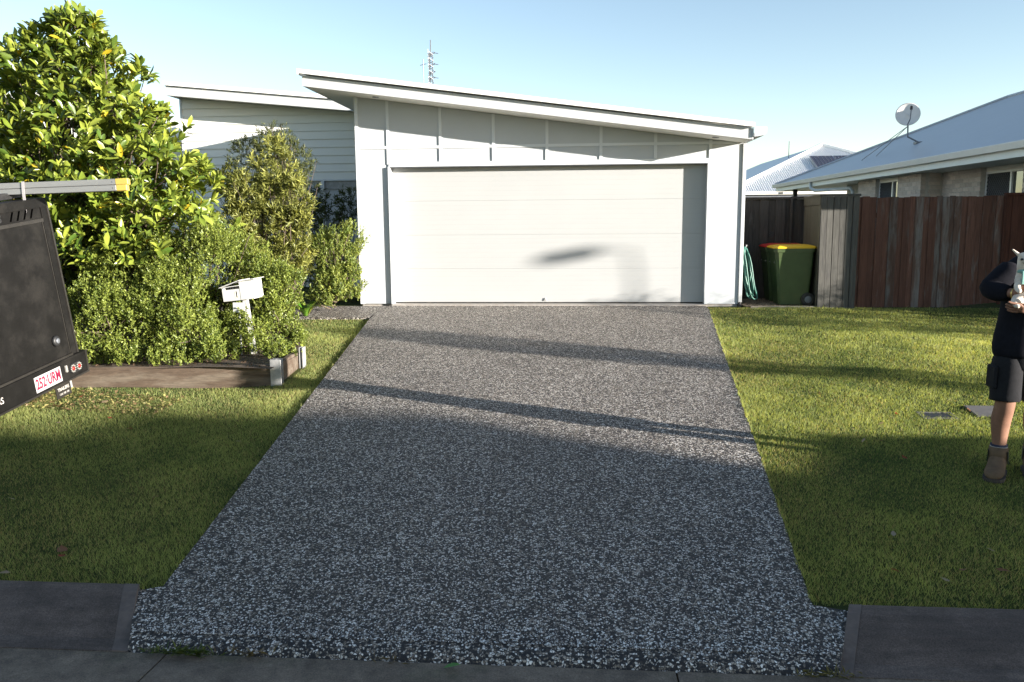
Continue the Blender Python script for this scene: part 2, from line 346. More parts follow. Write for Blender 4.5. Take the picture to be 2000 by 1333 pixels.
# ------------------------------------------------------------------ many small faces at once
def scatter(name, pos, dirv, nrm, L, Wd, tmpl_v, tmpl_f, colr, mat, parent=None, smooth=False):
    n = len(pos); tv = np.array(tmpl_v, float); k = len(tv)
    d = dirv/np.linalg.norm(dirv, axis=1, keepdims=True)
    s = np.cross(nrm, d); s /= np.linalg.norm(s, axis=1, keepdims=True)+1e-9; nn = np.cross(d, s)
    V = pos[:, None, :]+tv[None, :, 0, None]*(L[:, None, None]*d[:, None, :])+tv[None, :, 1, None]*(Wd[:, None, None]*s[:, None, :])+tv[None, :, 2, None]*(L[:, None, None]*nn[:, None, :])
    me = bpy.data.meshes.new(name); me.vertices.add(n*k); me.vertices.foreach_set('co', V.reshape(-1).astype(np.float32))
    idx = []; starts = []; tot = []; p = 0
    for f in tmpl_f: idx += f; starts.append(p); tot.append(len(f)); p += len(f)
    idx = np.array(idx); nl = len(idx); nf = len(tmpl_f)
    me.loops.add(n*nl); me.loops.foreach_set('vertex_index', (idx[None, :]+(np.arange(n)*k)[:, None]).reshape(-1).astype(np.int32))
    me.polygons.add(n*nf)
    me.polygons.foreach_set('loop_start', (np.array(starts)[None, :]+(np.arange(n)*nl)[:, None]).reshape(-1).astype(np.int32))
    me.polygons.foreach_set('loop_total', np.tile(np.array(tot), n).astype(np.int32))
    if smooth: me.polygons.foreach_set('use_smooth', np.ones(n*nf, bool))
    me.update(); me.validate()
    at = me.attributes.new('col', 'FLOAT_COLOR', 'POINT')
    c4 = np.ones((n, k, 4), np.float32); c4[:, :, :3] = colr[:, None, :]; at.data.foreach_set('color', c4.reshape(-1))
    me.materials.append(mat)
    return link(bpy.data.objects.new(name, me), parent)
LEAF_V = [(0,0,0),(.25,.36,.05),(.25,0,-.02),(.25,-.36,.05),(.6,.5,.04),(.6,0,-.04),(.6,-.5,.04),(.86,.26,-.02),(.86,0,-.08),(.86,-.26,-.02),(1,0,-.13)]
LEAF_F = [[0,2,1],[0,3,2],[1,2,5,4],[2,3,6,5],[4,5,8,7],[5,6,9,8],[7,8,10],[8,9,10]]
QUAD_V = [(0,0,0),(.5,.5,.06),(1,0,-.04),(.5,-.5,.06)]; QUAD_F = [[0,3,2,1]]
FOLD_V = [(0,0,0),(.5,.5,.08),(1,0,-.05),(.5,-.5,.08)]; FOLD_F = [[0,2,1],[0,3,2]]
def rand_unit(n):
    v = rng.normal(size=(n, 3)); return v/np.linalg.norm(v, axis=1, keepdims=True)
def mixcol(a, b, t): return np.array(a)[None, :]*(1-t[:, None])+np.array(b)[None, :]*t[:, None]

# ================================================================== GROUND
def xl(y): return -2.957+(11.5-y)*0.1123            # left edge of the driveway
def xr(y): return 1.935-(12.18-y)*0.0966            # right edge
def wob(x, y):
    return (math.sin(x*1.9+y*0.7)+math.sin(x*0.8-y*1.7+1.3)+0.6*math.sin(x*3.7+2.1)*math.sin(y*3.1))*0.011
def lawn_z(x, y):
    z = gplane(y)
    if y > 12.35: return z-0.02
    if x < 0:
        z += -0.035+wob(x, y)*sstep(0, -0.8, x-xl(y))
    else:
        d = x-xr(y)
        z += -0.012+wob(x, y)*sstep(0, 0.8, d)+0.075*math.exp(-((x-4.2)/2.2)**2-((y-8.6)/2.4)**2)*sstep(0, 1.2, d)
        z -= 0.03*math.exp(-((x-3.2)/0.9)**2-((y-6.9)/0.5)**2)
    return z
def grid_mesh(xs, ys, zf):
    mb = MB(); nx = len(xs)
    mb.v = [(x, y, zf(x, y)) for y in ys for x in xs]
    mb.f = [(j*nx+i, j*nx+i+1, (j+1)*nx+i+1, (j+1)*nx+i) for j in range(len(ys)-1) for i in range(nx-1)]; mb.m = [0]*len(mb.f)
    return mb
def lin(a, b, n): return [a+(b-a)*i/(n-1) for i in range(n)]
xs = [-400, -120, -50, -25, -14]+lin(-9, 9, 73)+[14, 25, 50, 120, 400]
ys = [3.742]+lin(3.9, 12.5, 60)+[12.8, 14, 20, 30, 60, 120, 300, 700]
under = lambda x, y: lawn_z(x, y)-(0.07 if (xl(y)+0.03 < x < xr(y)-0.03 and y < 12.6) else 0)
struct('lawn', grid_mesh(xs, ys, under), M['turf'], True)
# far side of the street
struct('far_verge', grid_mesh([-400, -60, -20, 0, 20, 60, 400], [-400, -60, -20, -8.3, -5.2], lambda x, y: -0.5), M['turf'])
# road with a slight crown
struct('road', grid_mesh([-400, -60, -20, -8, 0, 8, 20, 60, 400], [-4.9, -3, -1, 1, 2.2, 2.94], lambda x, y: -0.584+0.07*(1-((y+1)/3.94)**2)), M['asphalt'])
# gutter tray, kerbs
INV = -0.590
def tray(x0, x1):
    mb = MB(); return mb.prism([(x0, 2.93, -0.8), (x0, 3.262, -0.8), (x0, 3.262, INV), (x0, 3.22, INV-0.002), (x0, 2.93, -0.578)], (x1-x0, 0, 0))
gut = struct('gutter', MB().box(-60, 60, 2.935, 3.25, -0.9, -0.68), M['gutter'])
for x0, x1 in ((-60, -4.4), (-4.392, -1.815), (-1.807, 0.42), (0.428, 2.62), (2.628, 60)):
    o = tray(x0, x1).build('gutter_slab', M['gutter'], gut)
KP = [(3.775, -0.85), (3.77, -0.512), (3.74, -0.500), (3.66, -0.503), (3.52, -0.532), (3.36, -0.582), (3.262, INV+0.004), (3.262, -0.85)]
def kerb(name, xa_back, xa_front, xb):
    mb = MB(); n = len(KP)
    for e in (0, 1):
        for (y, z) in KP:
            t = (3.77-y)/(3.77-3.262)
            xx = (xa_back+(xa_front-xa_back)*t) if e == 0 else xb
            mb.v.append((xx, y, z))
    mb.f = [tuple(range(n)), tuple(range(2*n-1, n-1, -1))]+[(i, i+n, (i+1) % n+n, (i+1) % n) for i in range(n)]; mb.m = [0]*len(mb.f)
    return struct(name, mb, M['kerb'])
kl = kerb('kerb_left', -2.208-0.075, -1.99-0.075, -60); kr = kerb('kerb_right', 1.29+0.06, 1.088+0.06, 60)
def kerb_end(k, xa, xb, w):                                       # mortared end beside the crossover
    mb = MB(); n = len(KP)
    for e in (0, w):
        for (y, z) in KP:
            t = (3.77-y)/(3.77-3.262); mb.v.append((xa+(xb-xa)*t+e, y, z+0.002))
    mb.f = [tuple(range(n)), tuple(range(2*n-1, n-1, -1))]+[(i, i+n, (i+1) % n+n, (i+1) % n) for i in range(n)]; mb.m = [0]*len(mb.f)
    return mb.build('mortar_joint', M['joint'], k)
kerb_end(kl, -2.208, -1.99, -0.074); kerb_end(kr, 1.29, 1.088, 0.059)
# driveway slab, flaring at the crossover, with a rolled lip into the gutter
mb = MB()
rows = [(12.52, -2.93, 1.93)]+[(y, xl(y), xr(y)) for y in lin(12.18, 3.78, 18)]
rows[1] = (12.18, -2.95, 1.935)
rows = [(y, max(a, -2.957) if y > 11.5 else a, b) for y, a, b in rows]
rows += [(3.73, -2.20, 1.285), (3.55, -2.12, 1.21), (3.40, -2.05, 1.145), (3.34, -2.02, 1.12), (3.305, -2.008, 1.108), (3.282, -2.0, 1.10)]
zs = [gplane(r[0]) for r in rows]; zs[-4] -= 0.002; zs[-3] -= 0.007; zs[-2] -= 0.016; zs[-1] -= 0.030
rows.append((3.268, -1.995, 1.095)); zs.append(INV-0.01)
for (y, a, b), z in zip(rows, zs):
    for t in (0, 0.25, 0.5, 0.75, 1): mb.v.append((a+(b-a)*t, y, z))
nr = len(rows)
mb.f = [(i*5+k, (i+1)*5+k, (i+1)*5+k+1, i*5+k+1) for i in range(nr-1) for k in range(4)]
base = len(mb.v)
for i, (y, a, b) in enumerate(rows): mb.v += [(a, y, zs[i]-0.11), (b, y, zs[i]-0.11)]
for i in range(nr-1):
    mb.f += [(i*5, base+2*i, base+2*i+2, (i+1)*5), (i*5+4, (i+1)*5+4, base+2*i+3, base+2*i+1)]
mb.m = [0]*len(mb.f)
drive = struct('driveway', mb, M['aggregate'])
mb = MB(); mb.prism([(-9.0, 11.50, gplane(11.5)-0.012), (-2.975, 11.50, gplane(11.5)-0.004), (-2.955, 12.16, gplane(12.16)-0.004), (-2.94, 12.50, -0.004), (-9.0, 12.50, -0.008)], (0, 0, -0.09))
struct('path', mb, M['aggregate'])

def fbm(x, y, s=1.0):
    return (np.sin(x*1.7*s+0.6*np.sin(y*2.3*s))+np.sin(y*1.9*s+1.1*np.sin(x*1.3*s+2))+0.6*np.sin(x*4.3*s-y*3.1*s+1)+0.5*np.sin(x*7.9*s+y*6.7*s))/3.1*0.5+0.5

# pebbles standing proud of the slab
n = 46000
py_ = 3.37+(rng.random(n)**1.9)*5.2; u = rng.random(n)
xa = np.where(py_ < 3.73, -2.20+(3.73-py_)*0.44, -2.957+(11.5-py_)*0.1123); xb = np.where(py_ < 3.73, 1.285-(3.73-py_)*0.42, 1.935-(12.18-py_)*0.0966)
px_ = xa+0.01+(xb-xa-0.02)*u; pz_ = -SL*(YG-py_)-0.0008
ang = rng.random(n)*6.283; d = np.stack([np.cos(ang), np.sin(ang), np.full(n, SL)*np.sin(ang)], 1); nrm = np.tile(np.array([[0, -SL, 1.0]]), (n, 1))
t = rng.random(n); pc = np.where(t[:, None] < 0.52, mixcol((0.022, 0.02, 0.021), (0.09, 0.075, 0.07), rng.random(n)), np.where(t[:, None] < 0.75, mixcol((0.24, 0.20, 0.165), (0.42, 0.38, 0.33), rng.random(n)), mixcol((0.56, 0.54, 0.51), (0.80, 0.79, 0.77), rng.random(n))))
sz = 0.0045+0.0085*rng.random(n)**1.8
PV = [(-.5,0,0),(-.2,.45,0),(.3,.4,0),(.5,-.05,0),(.15,-.45,0),(-.35,-.35,0),(-.22,.02,.26),(.2,.12,.28),(.1,-.2,.25)]
PFc = [[0,6,1],[1,6,7],[1,7,2],[2,7,3],[3,7,8],[3,8,4],[4,8,5],[5,8,6],[5,6,0],[6,8,7]]
pos = np.stack([px_, py_, pz_], 1)
peb = scatter('exposed_pebbles', pos, d, nrm, sz, sz*(0.6+0.35*rng.random(n)), PV, [f[::-1] for f in PFc], pc, M['pebble'], drive, True); tag(peb, kind='stuff')

# grass blades
def in_bed(x, y): return (x < np.where(y < 8.65, -2.95, -2.97-(y-8.65)*0.39)) & (y > 7.62+0.1*(x+5))
def blades(n, xr0, xr1, yr0, yr1, side):
    x = xr0+(xr1-xr0)*rng.random(n); y = yr0+(yr1-yr0)*rng.random(n)
    dens = np.clip(1.25-(y-3.7)/8.5, 0.30, 1.0)
    keep = rng.random(n) < dens
    if side < 0: keep &= (x < -2.957+(11.5-y)*0.1123-0.012+0.016*(fbm(x*0, y, 9.0)-0.5)) & ~in_bed(x, y) & (y < 11.48) & ~((y < 3.80) & (x > -2.2))
    else: keep &= (x > 1.935-(12.18-y)*0.0966-0.024*(fbm(x*0+3, y, 9.0)-0.45)) & (y < 12.42) & ~((y < 3.80) & (x < 1.3))
    if side > 0:   # clear of the two pit lids
        keep &= ~((np.abs(x-3.02) < 0.10) & (np.abs(y-6.98) < 0.055)) & ~((x > 3.35) & (x < 3.58) & (np.abs(y-7.07) < 0.10))
    return x[keep], y[keep]
gx = []; gy = []
for a in ((560000, -7.4, -1.9, 3.77, 11.5, -1), (900000, 1.0, 8.2, 3.77, 12.45, 1)):
    x, y = blades(*a); gx.append(x); gy.append(y)
x = np.concatenate(gx); y = np.concatenate(gy)
vis = np.abs(x/y+0.08) < 1.2                     # what the lens and a step to its side can see
x = x[vis]; y = y[vis]; n = len(x)
z = np.array([lawn_z(a, b) for a, b in zip(x, y)])-0.003
on = (x > -2.957+(11.5-y)*0.1123-0.01) & (x < 1.935-(12.18-y)*0.0966+0.01); z = np.where(on, np.maximum(z, -SL*(YG-y)+0.001), z)
cl = fbm(x, y, 1.1); fine = fbm(x, y, 5.0)
h = (0.011+0.017*rng.random(n))*(0.65+0.7*cl)*(1+0.25*(fine-0.5))
tall = rng.random(n) < 0.012; h[tall] *= 1.9
ang = rng.random(n)*6.283; lean = 0.12+0.65*rng.random(n)
d = np.stack([np.cos(ang)*lean, np.sin(ang)*lean, np.ones(n)], 1)
nrm = np.stack([-np.sin(ang)+0.3*rng.normal(size=n), np.cos(ang)+0.3*rng.normal(size=n), 0.2*np.ones(n)], 1)
w = (0.0026+0.0016*rng.random(n))*np.clip(y/5.0, 1, 2.1)
g = mixcol((0.055, 0.108, 0.036), (0.44, 0.475, 0.175), np.clip(rng.random(n)*0.55+0.55*cl+0.35*(fine-0.5)-0.05, 0, 1))
dry = rng.random(n) < (0.07+0.30*np.clip(fbm(x+9, y-4, 0.8)-0.5, 0, 1)*2)
g[dry] = mixcol((0.33, 0.27, 0.12), (0.46, 0.39, 0.20), rng.random(dry.sum()))
gr = scatter('grass', np.stack([x, y, z], 1), d, nrm, h*1.2, w, [(0, -.5, 0), (0, .5, 0), (1, 0, .12)], [[0, 1, 2]], g, M['grass'])
tag(gr, 'short green lawn grass with straw coloured patches', 'grass', kind='stuff')

# ================================================================== THE HOUSE
D = 12.612
def zs(x): return 3.17-0.1325*(x+3.374)
WL, WR = -3.385, 2.425; OL, OR_, OT = -2.87, 1.93, 2.125
house = thing('house', 'white single storey house with double garage and low sloping skillion roof', 'house', (-0.48, D, 0))
def hp(name, mb, mat, parent=house, smooth=False): return mb.build(name, mat, parent, smooth, origin=house.location)
# garage front wall: two piers and the header over the door
def face_poly(x0, x1, z0, z1=None):
    return [(x0, z0), (x1, z0), (x1, zs(x1) if z1 is None else z1), (x0, zs(x0) if z1 is None else z1)]
def fprism(poly, y, d): return MB().prism([(x, y, z) for x, z in poly], (0, d, 0))
hp('wall', fprism(face_poly(WL, OL, 0.022), D, 0.2), M['wall'])
hp('wall', fprism(face_poly(OR_, WR, 0.022), D, 0.2), M['wall'])
hp('wall', fprism(face_poly(OL+0.001, OR_-0.001, OT), D+0.001, 0.19), M['wall'])
hp('wall', MB().prism([(WL, D+0.205, 0.02), (WL, 19.4, 0.02), (WL, 19.4, zs(WL)), (WL, D+0.205, zs(WL))], (0.15, 0, 0)), M['wall'])
hp('wall', MB().prism([(WR, D+0.205, 0.02), (WR, 19.4, 0.02), (WR, 19.4, zs(WR)), (WR, D+0.205, zs(WR))], (-0.15, 0, 0)), M['wall'])
hp('wall', fprism(face_poly(WL, WR, 0.02), 19.4, 0.15), M['wall'])
hp('slab_edge', MB().cbox(OR_+0.03, WR-0.005, D+0.012, 19.5, -0.12, 0.014, 0.006), M['footing'])
hp('slab_edge', MB().cbox(WL+0.01, OL-0.03, D+0.03, 19.5, -0.12, 0.012, 0.006), M['footing'])
hp('threshold', MB().cbox(OL-0.02, OR_+0.02, 12.525, D+0.30, -0.10, 0.016, 0.008), M['footing'])
# battens, rail, corner trims, jamb flashings
PR = 0.016
for k in range(7):
    xc = -2.885+0.8075*k
    z0 = 2.195 if 0 < k < 6 else (2.16 if k == 0 else 2.195)
    hp('batten', fprism(face_poly(xc-0.022, xc+0.022, z0), D-PR, PR), M['trim'])
xe = [WL+0.055]+[-2.885+0.8075*k for k in range(7)]
for a, b in zip(xe[:-1], xe[1:]):
    p = clip([(a+0.0225 if a > -3.3 else a, 2.392), (b-0.0225, 2.392), (b-0.0225, 2.432), (a+0.0225 if a > -3.3 else a, 2.432)], 0.1325, 1.0, 3.17-0.1325*3.374-0.002)
    hp('rail', fprism(p, D-PR+0.001, PR), M['trim'])
p = clip([(1.9825, 2.392), (2.40, 2.392), (2.40, 2.432), (1.9825, 2.432)], 0.1325, 1.0, 3.17-0.1325*3.374-0.002)
if len(p) > 2: hp('rail', fprism(p, D-PR+0.001, PR), M['trim'])
hp('head_trim', fprism([(OL-0.012, OT), (OR_+0.012, OT), (OR_+0.012, 2.19), (OL-0.012, 2.19)], D-0.02, 0.02), M['trim'])
hp('corner_trim', fprism(face_poly(WL-0.006, WL+0.048, 0.02), D-0.018, 0.018), M['trim'])
for a, b in ((OL-0.022, OL+0.004), (OR_-0.004, OR_+0.04)):
    hp('jamb_flashing', MB().box(a, b, D-(0.042 if a < 0 else 0.012), D+0.13, 0.02, OT-0.002), M['trim'])
hp('head_flashing', MB().box(OL+0.005, OR_-0.005, D-0.024, D+0.12, OT-0.012, OT-0.001), M['steel_dark'])
# sectional door
def doormat():
    mt, nt, b = newmat('ribbed_door'); v = mapping(nt)
    wv = N(nt, 'ShaderNodeTexWave', wave_type='BANDS', bands_direction='Z', wave_profile='SAW'); wv.inputs['Scale'].default_value = 4.3; nt.links.new(v, wv.inputs['Vector'])
    mp = mapping(nt, (0.06, 1, 1)); g = noise(nt, mp, 120, 3, 0.6)
    cc = ramp(nt, noise(nt, v, 1.4, 5, 0.6), [(0.3, (0.355, 0.36, 0.363)), (0.7, (0.372, 0.377, 0.38))])
    nt.links.new(cc, b.inputs['Base Color']); b.inputs['Roughness'].default_value = 0.5
    ad = N(nt, 'ShaderNodeMath', operation='MULTIPLY_ADD'); ad.inputs[1].default_value = 0.25
    th = N(nt, 'ShaderNodeMath', operation='LESS_THAN'); th.inputs[1].default_value = 0.08; nt.links.new(wv.outputs['Fac'], th.inputs[0])
    nt.links.new(g, ad.inputs[0]); sb = N(nt, 'ShaderNodeMath', operation='MULTIPLY'); sb.inputs[1].default_value = -0.5; nt.links.new(th.outputs[0], sb.inputs[0]); nt.links.new(sb.outputs[0], ad.inputs[2])
    bump(nt, b, ad.outputs[0], 0.5, 0.004); return mt
M['door'] = doormat()
door = hp('garage_door', MB().box(OL-0.03, OR_+0.03, D+0.165, D+0.18, 0.03, OT+0.02), M['door'])
DY = D+0.132
for k in range(4):
    hp('door_panel', MB().cbox(OL-0.03, OR_+0.03, DY, DY+0.032, 0.036+0.5235*k, 0.036+0.5235*(k+1)-0.001, 0.0018), M['door'], door)
hp('bottom_seal', MB().box(OL-0.03, OR_+0.03, DY+0.004, DY+0.03, 0.016, 0.034), M['rubber'], door)
lock = MB().cbox(-0.52, -0.475, DY-0.014, DY, 0.055, 0.075, 0.002); lock.cbox(-0.506, -0.489, DY-0.018, DY-0.001, 0.076, 0.10, 0.002)
hp('lock', lock, M['galv'], door)
# skillion roof
XL_, XR_ = -3.985, 2.455; YF = 12.012
def rprism(x0, x1, dz0, dz1, y0, y1): return MB().prism([(x0, y0, zs(x0)+dz0), (x1, y0, zs(x1)+dz0), (x1, y0, zs(x1)+dz1), (x0, y0, zs(x0)+dz1)], (0, y1-y0, 0))
roof = hp('roof', rprism(XL_+0.02, XR_-0.01, 0.172, 0.212, 11.985, 19.9), M['roofw'])
hp('soffit', rprism(XL_+0.03, XR_-0.02, 0.003, 0.02, YF+0.03, 19.85), M['soffit'], roof)
hp('fascia', rprism(XL_, XR_-0.028, 0.0, 0.152, YF, YF+0.028), M['fascia'], roof)
hp('fascia', rprism(XR_-0.027, XR_, 0.0, 0.152, YF-0.002, YF+0.028), M['fascia'], roof)
hp('fascia', rprism(XL_, XL_+0.028, 0.0, 0.152, YF+0.029, 19.88), M['fascia'], roof)
hp('barge_cap', rprism(XL_-0.028, XR_+0.005, 0.168, 0.226, YF-0.075, YF+0.05), M['roofw'], roof)
hp('barge_cap', rprism(XL_-0.05, XL_-0.029, 0.150, 0.226, YF-0.075, 19.9), M['roofw'], roof)
gz = zs(XR_)
gt = MB().prism([(2.462, YF-0.03, gz+0.035), (2.60, YF-0.03, gz+0.055), (2.632, YF-0.03, gz+0.09), (2.632, YF-0.03, gz+0.165), (2.618, YF-0.03, gz+0.165), (2.618, YF-0.03, gz+0.10), (2.59, YF-0.03, gz+0.07), (2.462, YF-0.03, gz+0.05)], (0, 7.8, 0))
hp('gutter', gt, M['fascia'], roof)
hp('gutter_end', MB().prism([(2.462, YF-0.034, gz+0.035), (2.60, YF-0.034, gz+0.055), (2.634, YF-0.034, gz+0.09), (2.634, YF-0.034, gz+0.17), (2.462, YF-0.034, gz+0.17)], (0, 0.004, 0)), M['fascia'], roof)
for x in (-2.98, 1.98):
    y = 12.30; hp('downlight', MB().lathe([(0.045, zs(x)-0.008), (0.05, zs(x)-0.004), (0.05, zs(x)+0.004)], 16, Matrix.Translation((x, y, 0))), M['galv'], roof)
dp = MB().tube([(2.453, 12.60, 0.045), (2.453, 12.60, zs(2.42)-0.035)], 0.001, 4); dp = MB().cbox(2.427, 2.482, 12.588, 12.65, 0.045, zs(2.45)-0.002, 0.006)
hp('downpipe', dp, M['fascia'])
hp('downpipe_shoe', MB().tube([(2.455, 12.615, 0.05), (2.455, 12.61, 0.0), (2.47, 12.56, -0.03)], 0.03, 10), M['black_plastic'])
# ---- weatherboard wing behind, on the left
YW = 16.5; WX0, WX1 = -7.975, WL-0.01
def zw(x): return 3.795-0.097*(x+7.975)
wing = hp('wing_wall', MB().prism([(WX0+0.02, YW+0.03, 0), (WX1, YW+0.03, 0), (WX1, YW+0.03, zw(WX1)), (WX0+0.02, YW+0.03, zw(WX0))], (0, 0.15, 0)), M['wall'])
wx0, wx1, wz0, wz1 = -5.75, -3.55, 0.55, 2.115
k = 0; z = -0.10
while z < 3.8:
    z1 = z+0.16
    spans = [(WX0, WX1)] if (z >= 2.13 or z1 <= wz0) else [(WX0, wx0-0.03), (wx1+0.03, WX1)]
    for a, b in spans:
        lim = zw(0)-0.004
        p0 = clip([(a, z), (b, z), (b, z1+0.012), (a, z1+0.012)], 0.097, 1.0, lim)
        if len(p0) < 3: continue
        mb = MB(); n = len(p0)
        fy = lambda zz: YW-0.030+(zz-z)/0.172*0.028          # lapped: the lower edge stands proud
        mb.v = [(x, fy(zz), zz) for x, zz in p0]+[(x, YW+0.028, zz) for x, zz in p0]
        mb.f = [tuple(range(n)), tuple(range(2*n-1, n-1, -1))]+[(i, i+n, (i+1) % n+n, (i+1) % n) for i in range(n)]; mb.m = [0]*len(mb.f)
        hp('weatherboard', mb, M['board'], wing)
    z = z1; k += 1
win = hp('window', MB().box(wx0, wx1, YW+0.035, YW+0.045, wz0, wz1), M['glass'])
for a, b, c, d_ in ((wx0-0.03, wx1+0.03, wz1, wz1+0.035), (wx0-0.03, wx1+0.03, wz0-0.04, wz0), (wx0-0.03, wx0+0.03, wz0, wz1), (wx1-0.03, wx1+0.03, wz0, wz1), (-5.17, -5.10, wz0, wz1)):
    hp('window_frame', MB().cbox(a, b, YW-0.036, YW+0.034, c, d_, 0.004), M['trim'], win)
hp('blind', MB().box(-5.09, wx1-0.035, YW+0.0, YW+0.012, wz1-0.17, wz1-0.002), M['galv'], win)
def wprism(x0, x1, a, b, y0, y1): return MB().prism([(x0, y0, zw(x0)+a), (x1, y0, zw(x1)+a), (x1, y0, zw(x1)+b), (x0, y0, zw(x0)+b)], (0, y1-y0, 0))
wroof = hp('wing_roof', wprism(-7.98, WX1, 0.17, 0.215, 15.9, 22), M['roofw'])
hp('fascia', wprism(-8.0, WX1, -0.035, 0.145, 15.9, 15.93), M['fascia'], wroof)
hp('fascia', wprism(-8.0, -7.975, -0.035, 0.145, 15.931, 22), M['fascia'], wroof)
hp('soffit', wprism(-7.97, WX1, 0.002, 0.02, 15.931, 21.9), M['soffit'], wroof)
hp('barge_cap', wprism(-8.03, WX1, 0.152, 0.222, 15.85, 15.96), M['roofw'], wroof)
hp('wing_wall', MB().prism([(WX0+0.02, YW+0.19, 0), (WX0+0.02, 22, 0), (WX0+0.02, 22, zw(WX0)), (WX0+0.02, YW+0.19, zw(WX0))], (0.12, 0, 0)), M['board'])
hp('corner_trim', MB().prism([(WX0-0.045, YW-0.03, 0), (WX0-0.002, YW-0.03, 0), (WX0-0.002, YW-0.03, zw(WX0)), (WX0-0.045, YW-0.03, zw(WX0))], (0, 0.12, 0)), M['trim'])

# ================================================================== HOUSES ROUND ABOUT
def hip_house(name, label, X0, X1, Y0, Y1, ez, rise, wall, roofm, ov=0.45, wallX0=None, parts=True):
    r = thing(name, label, 'house', ((X0+X1)/2, (Y0+Y1)/2, 0))
    w = (X1-X0)/2
    if Y1-Y0 > X1-X0: a, b = (X0+w, Y0+w, ez+w*rise), (X0+w, Y1-w, ez+w*rise)
    else: w = (Y1-Y0)/2; a, b = (X0+w, Y0+w, ez+w*rise), (X1-w, Y0+w, ez+w*rise)
    c = [(X0, Y0, ez), (X1, Y0, ez), (X1, Y1, ez), (X0, Y1, ez)]
    mb = MB(); mb.v = c+[a, b]
    if Y1-Y0 > X1-X0: mb.f = [(0, 1, 4), (1, 2, 5, 4), (2, 3, 5), (3, 0, 4, 5), (3, 2, 1, 0)]
    else: mb.f = [(0, 1, 5, 4), (1, 2, 5), (2, 3, 4, 5), (3, 0, 4), (3, 2, 1, 0)]
    mb.m = [0]*5
    rf = mb.build('roof', roofm, r)
    return r, rf, (a, b)
NX, EX, EZ = 7.15, 6.70, 2.435
nb, nroof, (rA, rB) = hip_house('brick_house', 'beige brick house with grey metal hip roof behind the brown fence', EX, EX+9.88, 10.88, 28.9, EZ, 0.419, None, M['roofg'])
def npart(name, mb, mat, parent=nb): return mb.build(name, mat, parent, origin=nb.location)
for p, q in (((EX, 28.9, EZ), rB), ((EX+9.88, 28.9, EZ), rB), (rA, rB), ((EX, 10.88, EZ), rA)):
    npart('ridge_cap', MB().tube([(p[0], p[1], p[2]+0.01), (q[0], q[1], q[2]+0.012)], 0.05, 6), M['roofg'], nroof)
# quad gutter and fascia along the near eave
npart('gutter', MB().prism([(EX-0.10, 10.86, EZ-0.115), (EX-0.12, 10.86, EZ-0.015), (EX-0.105, 10.86, EZ-0.002), (EX-0.09, 10.86, EZ-0.015), (EX-0.08, 10.86, EZ-0.10), (EX+0.005, 10.86, EZ-0.10), (EX+0.005, 10.86, EZ-0.115)], (0, 18.07, 0)), M['gutter_cream'], nroof)
npart('fascia', MB().box(EX+0.008, EX+0.03, 10.86, 28.88, EZ-0.235, EZ-0.004), M['fascia_n'], nroof)
npart('fascia', MB().box(EX+0.031, EX+9.85, 28.86, 28.88, EZ-0.235, EZ-0.004), M['fascia_n'], nroof)
npart('fascia', MB().box(EX+0.031, EX+9.85, 10.86, 10.88, EZ-0.41, EZ-0.004), M['fascia_n'], nroof)  # unseen end fascia, made deeper to shade the top of the grey screen
npart('soffit', MB().box(EX+0.031, EX+9.8, 10.89, 28.85, EZ-0.215, EZ-0.20), M['fascia_n'], nroof)
SZ = EZ-0.216
X2 = 7.58
Yf, Yp0, Yp1, Yw1a, Yw1b, Yfar = 10.90, 18.05, 19.32, 19.34, 20.70, 21.95
def wallbox(x0, x1, y0, y1): return npart('wall', MB().box(x0, x1, y0, y1, 0, SZ-0.002), M['mortar'])
wallbox(X2+0.015, X2+8.4, Yf+0.015, 14.90); wallbox(X2+0.015, X2+8.4, 16.39, Yp0+0.01); wallbox(X2+0.18, X2+8.39, 14.901, 16.389)
wallbox(NX+0.015, X2+8.0, Yp0+0.015, Yp1); wallbox(NX+0.18, X2+8.0, Yp1+0.001, Yw1b); wallbox(NX+0.015, X2+8.0, Yw1b+0.001, Yfar)
bme = MB().cbox(-0.05, 0.05, -0.115, 0.115, -0.038, 0.038, 0.004).build('brick', M['brick'], nb, origin=(0, 0, 0)).data
bpy.data.objects.remove(bpy.data.objects['brick'])
def brick(x, y, z, rz=0.0, sy=1.0):
    o = bpy.data.objects.new('brick', bme); link(o, nb); o.location = Vector((x, y, z))-nb.location; o.rotation_euler = (0, 0, rz); o.scale = (1, sy, 1)
rowz = [SZ-0.045-0.086*k for k in range(9)]
for k, z in enumerate(rowz):
    off = 0.12*(k % 2)
    for x, y0, y1 in ((X2, Yf, 14.90), (X2, 16.39, Yp0-0.01), (NX, Yp0, Yp1), (NX, Yw1b, Yfar)):
        y = y0
        first = off > 0
        while y < y1-0.03:
            L = 0.12 if first else 0.24
            first = False
            L = min(L, y1-y); brick(x+0.05, y+L/2, z, 0, max(0.15, (L-0.010)/0.23)); y += L
    brick(NX+0.28+0.03*(k % 2), Yp0+0.052, z, R_(90), 1.0)      # short face of the pier
    brick(X2+0.16, 16.39+0.06, z, R_(90), 0.8); brick(NX+0.16, Yw1b+0.06, z, R_(90), 0.8)
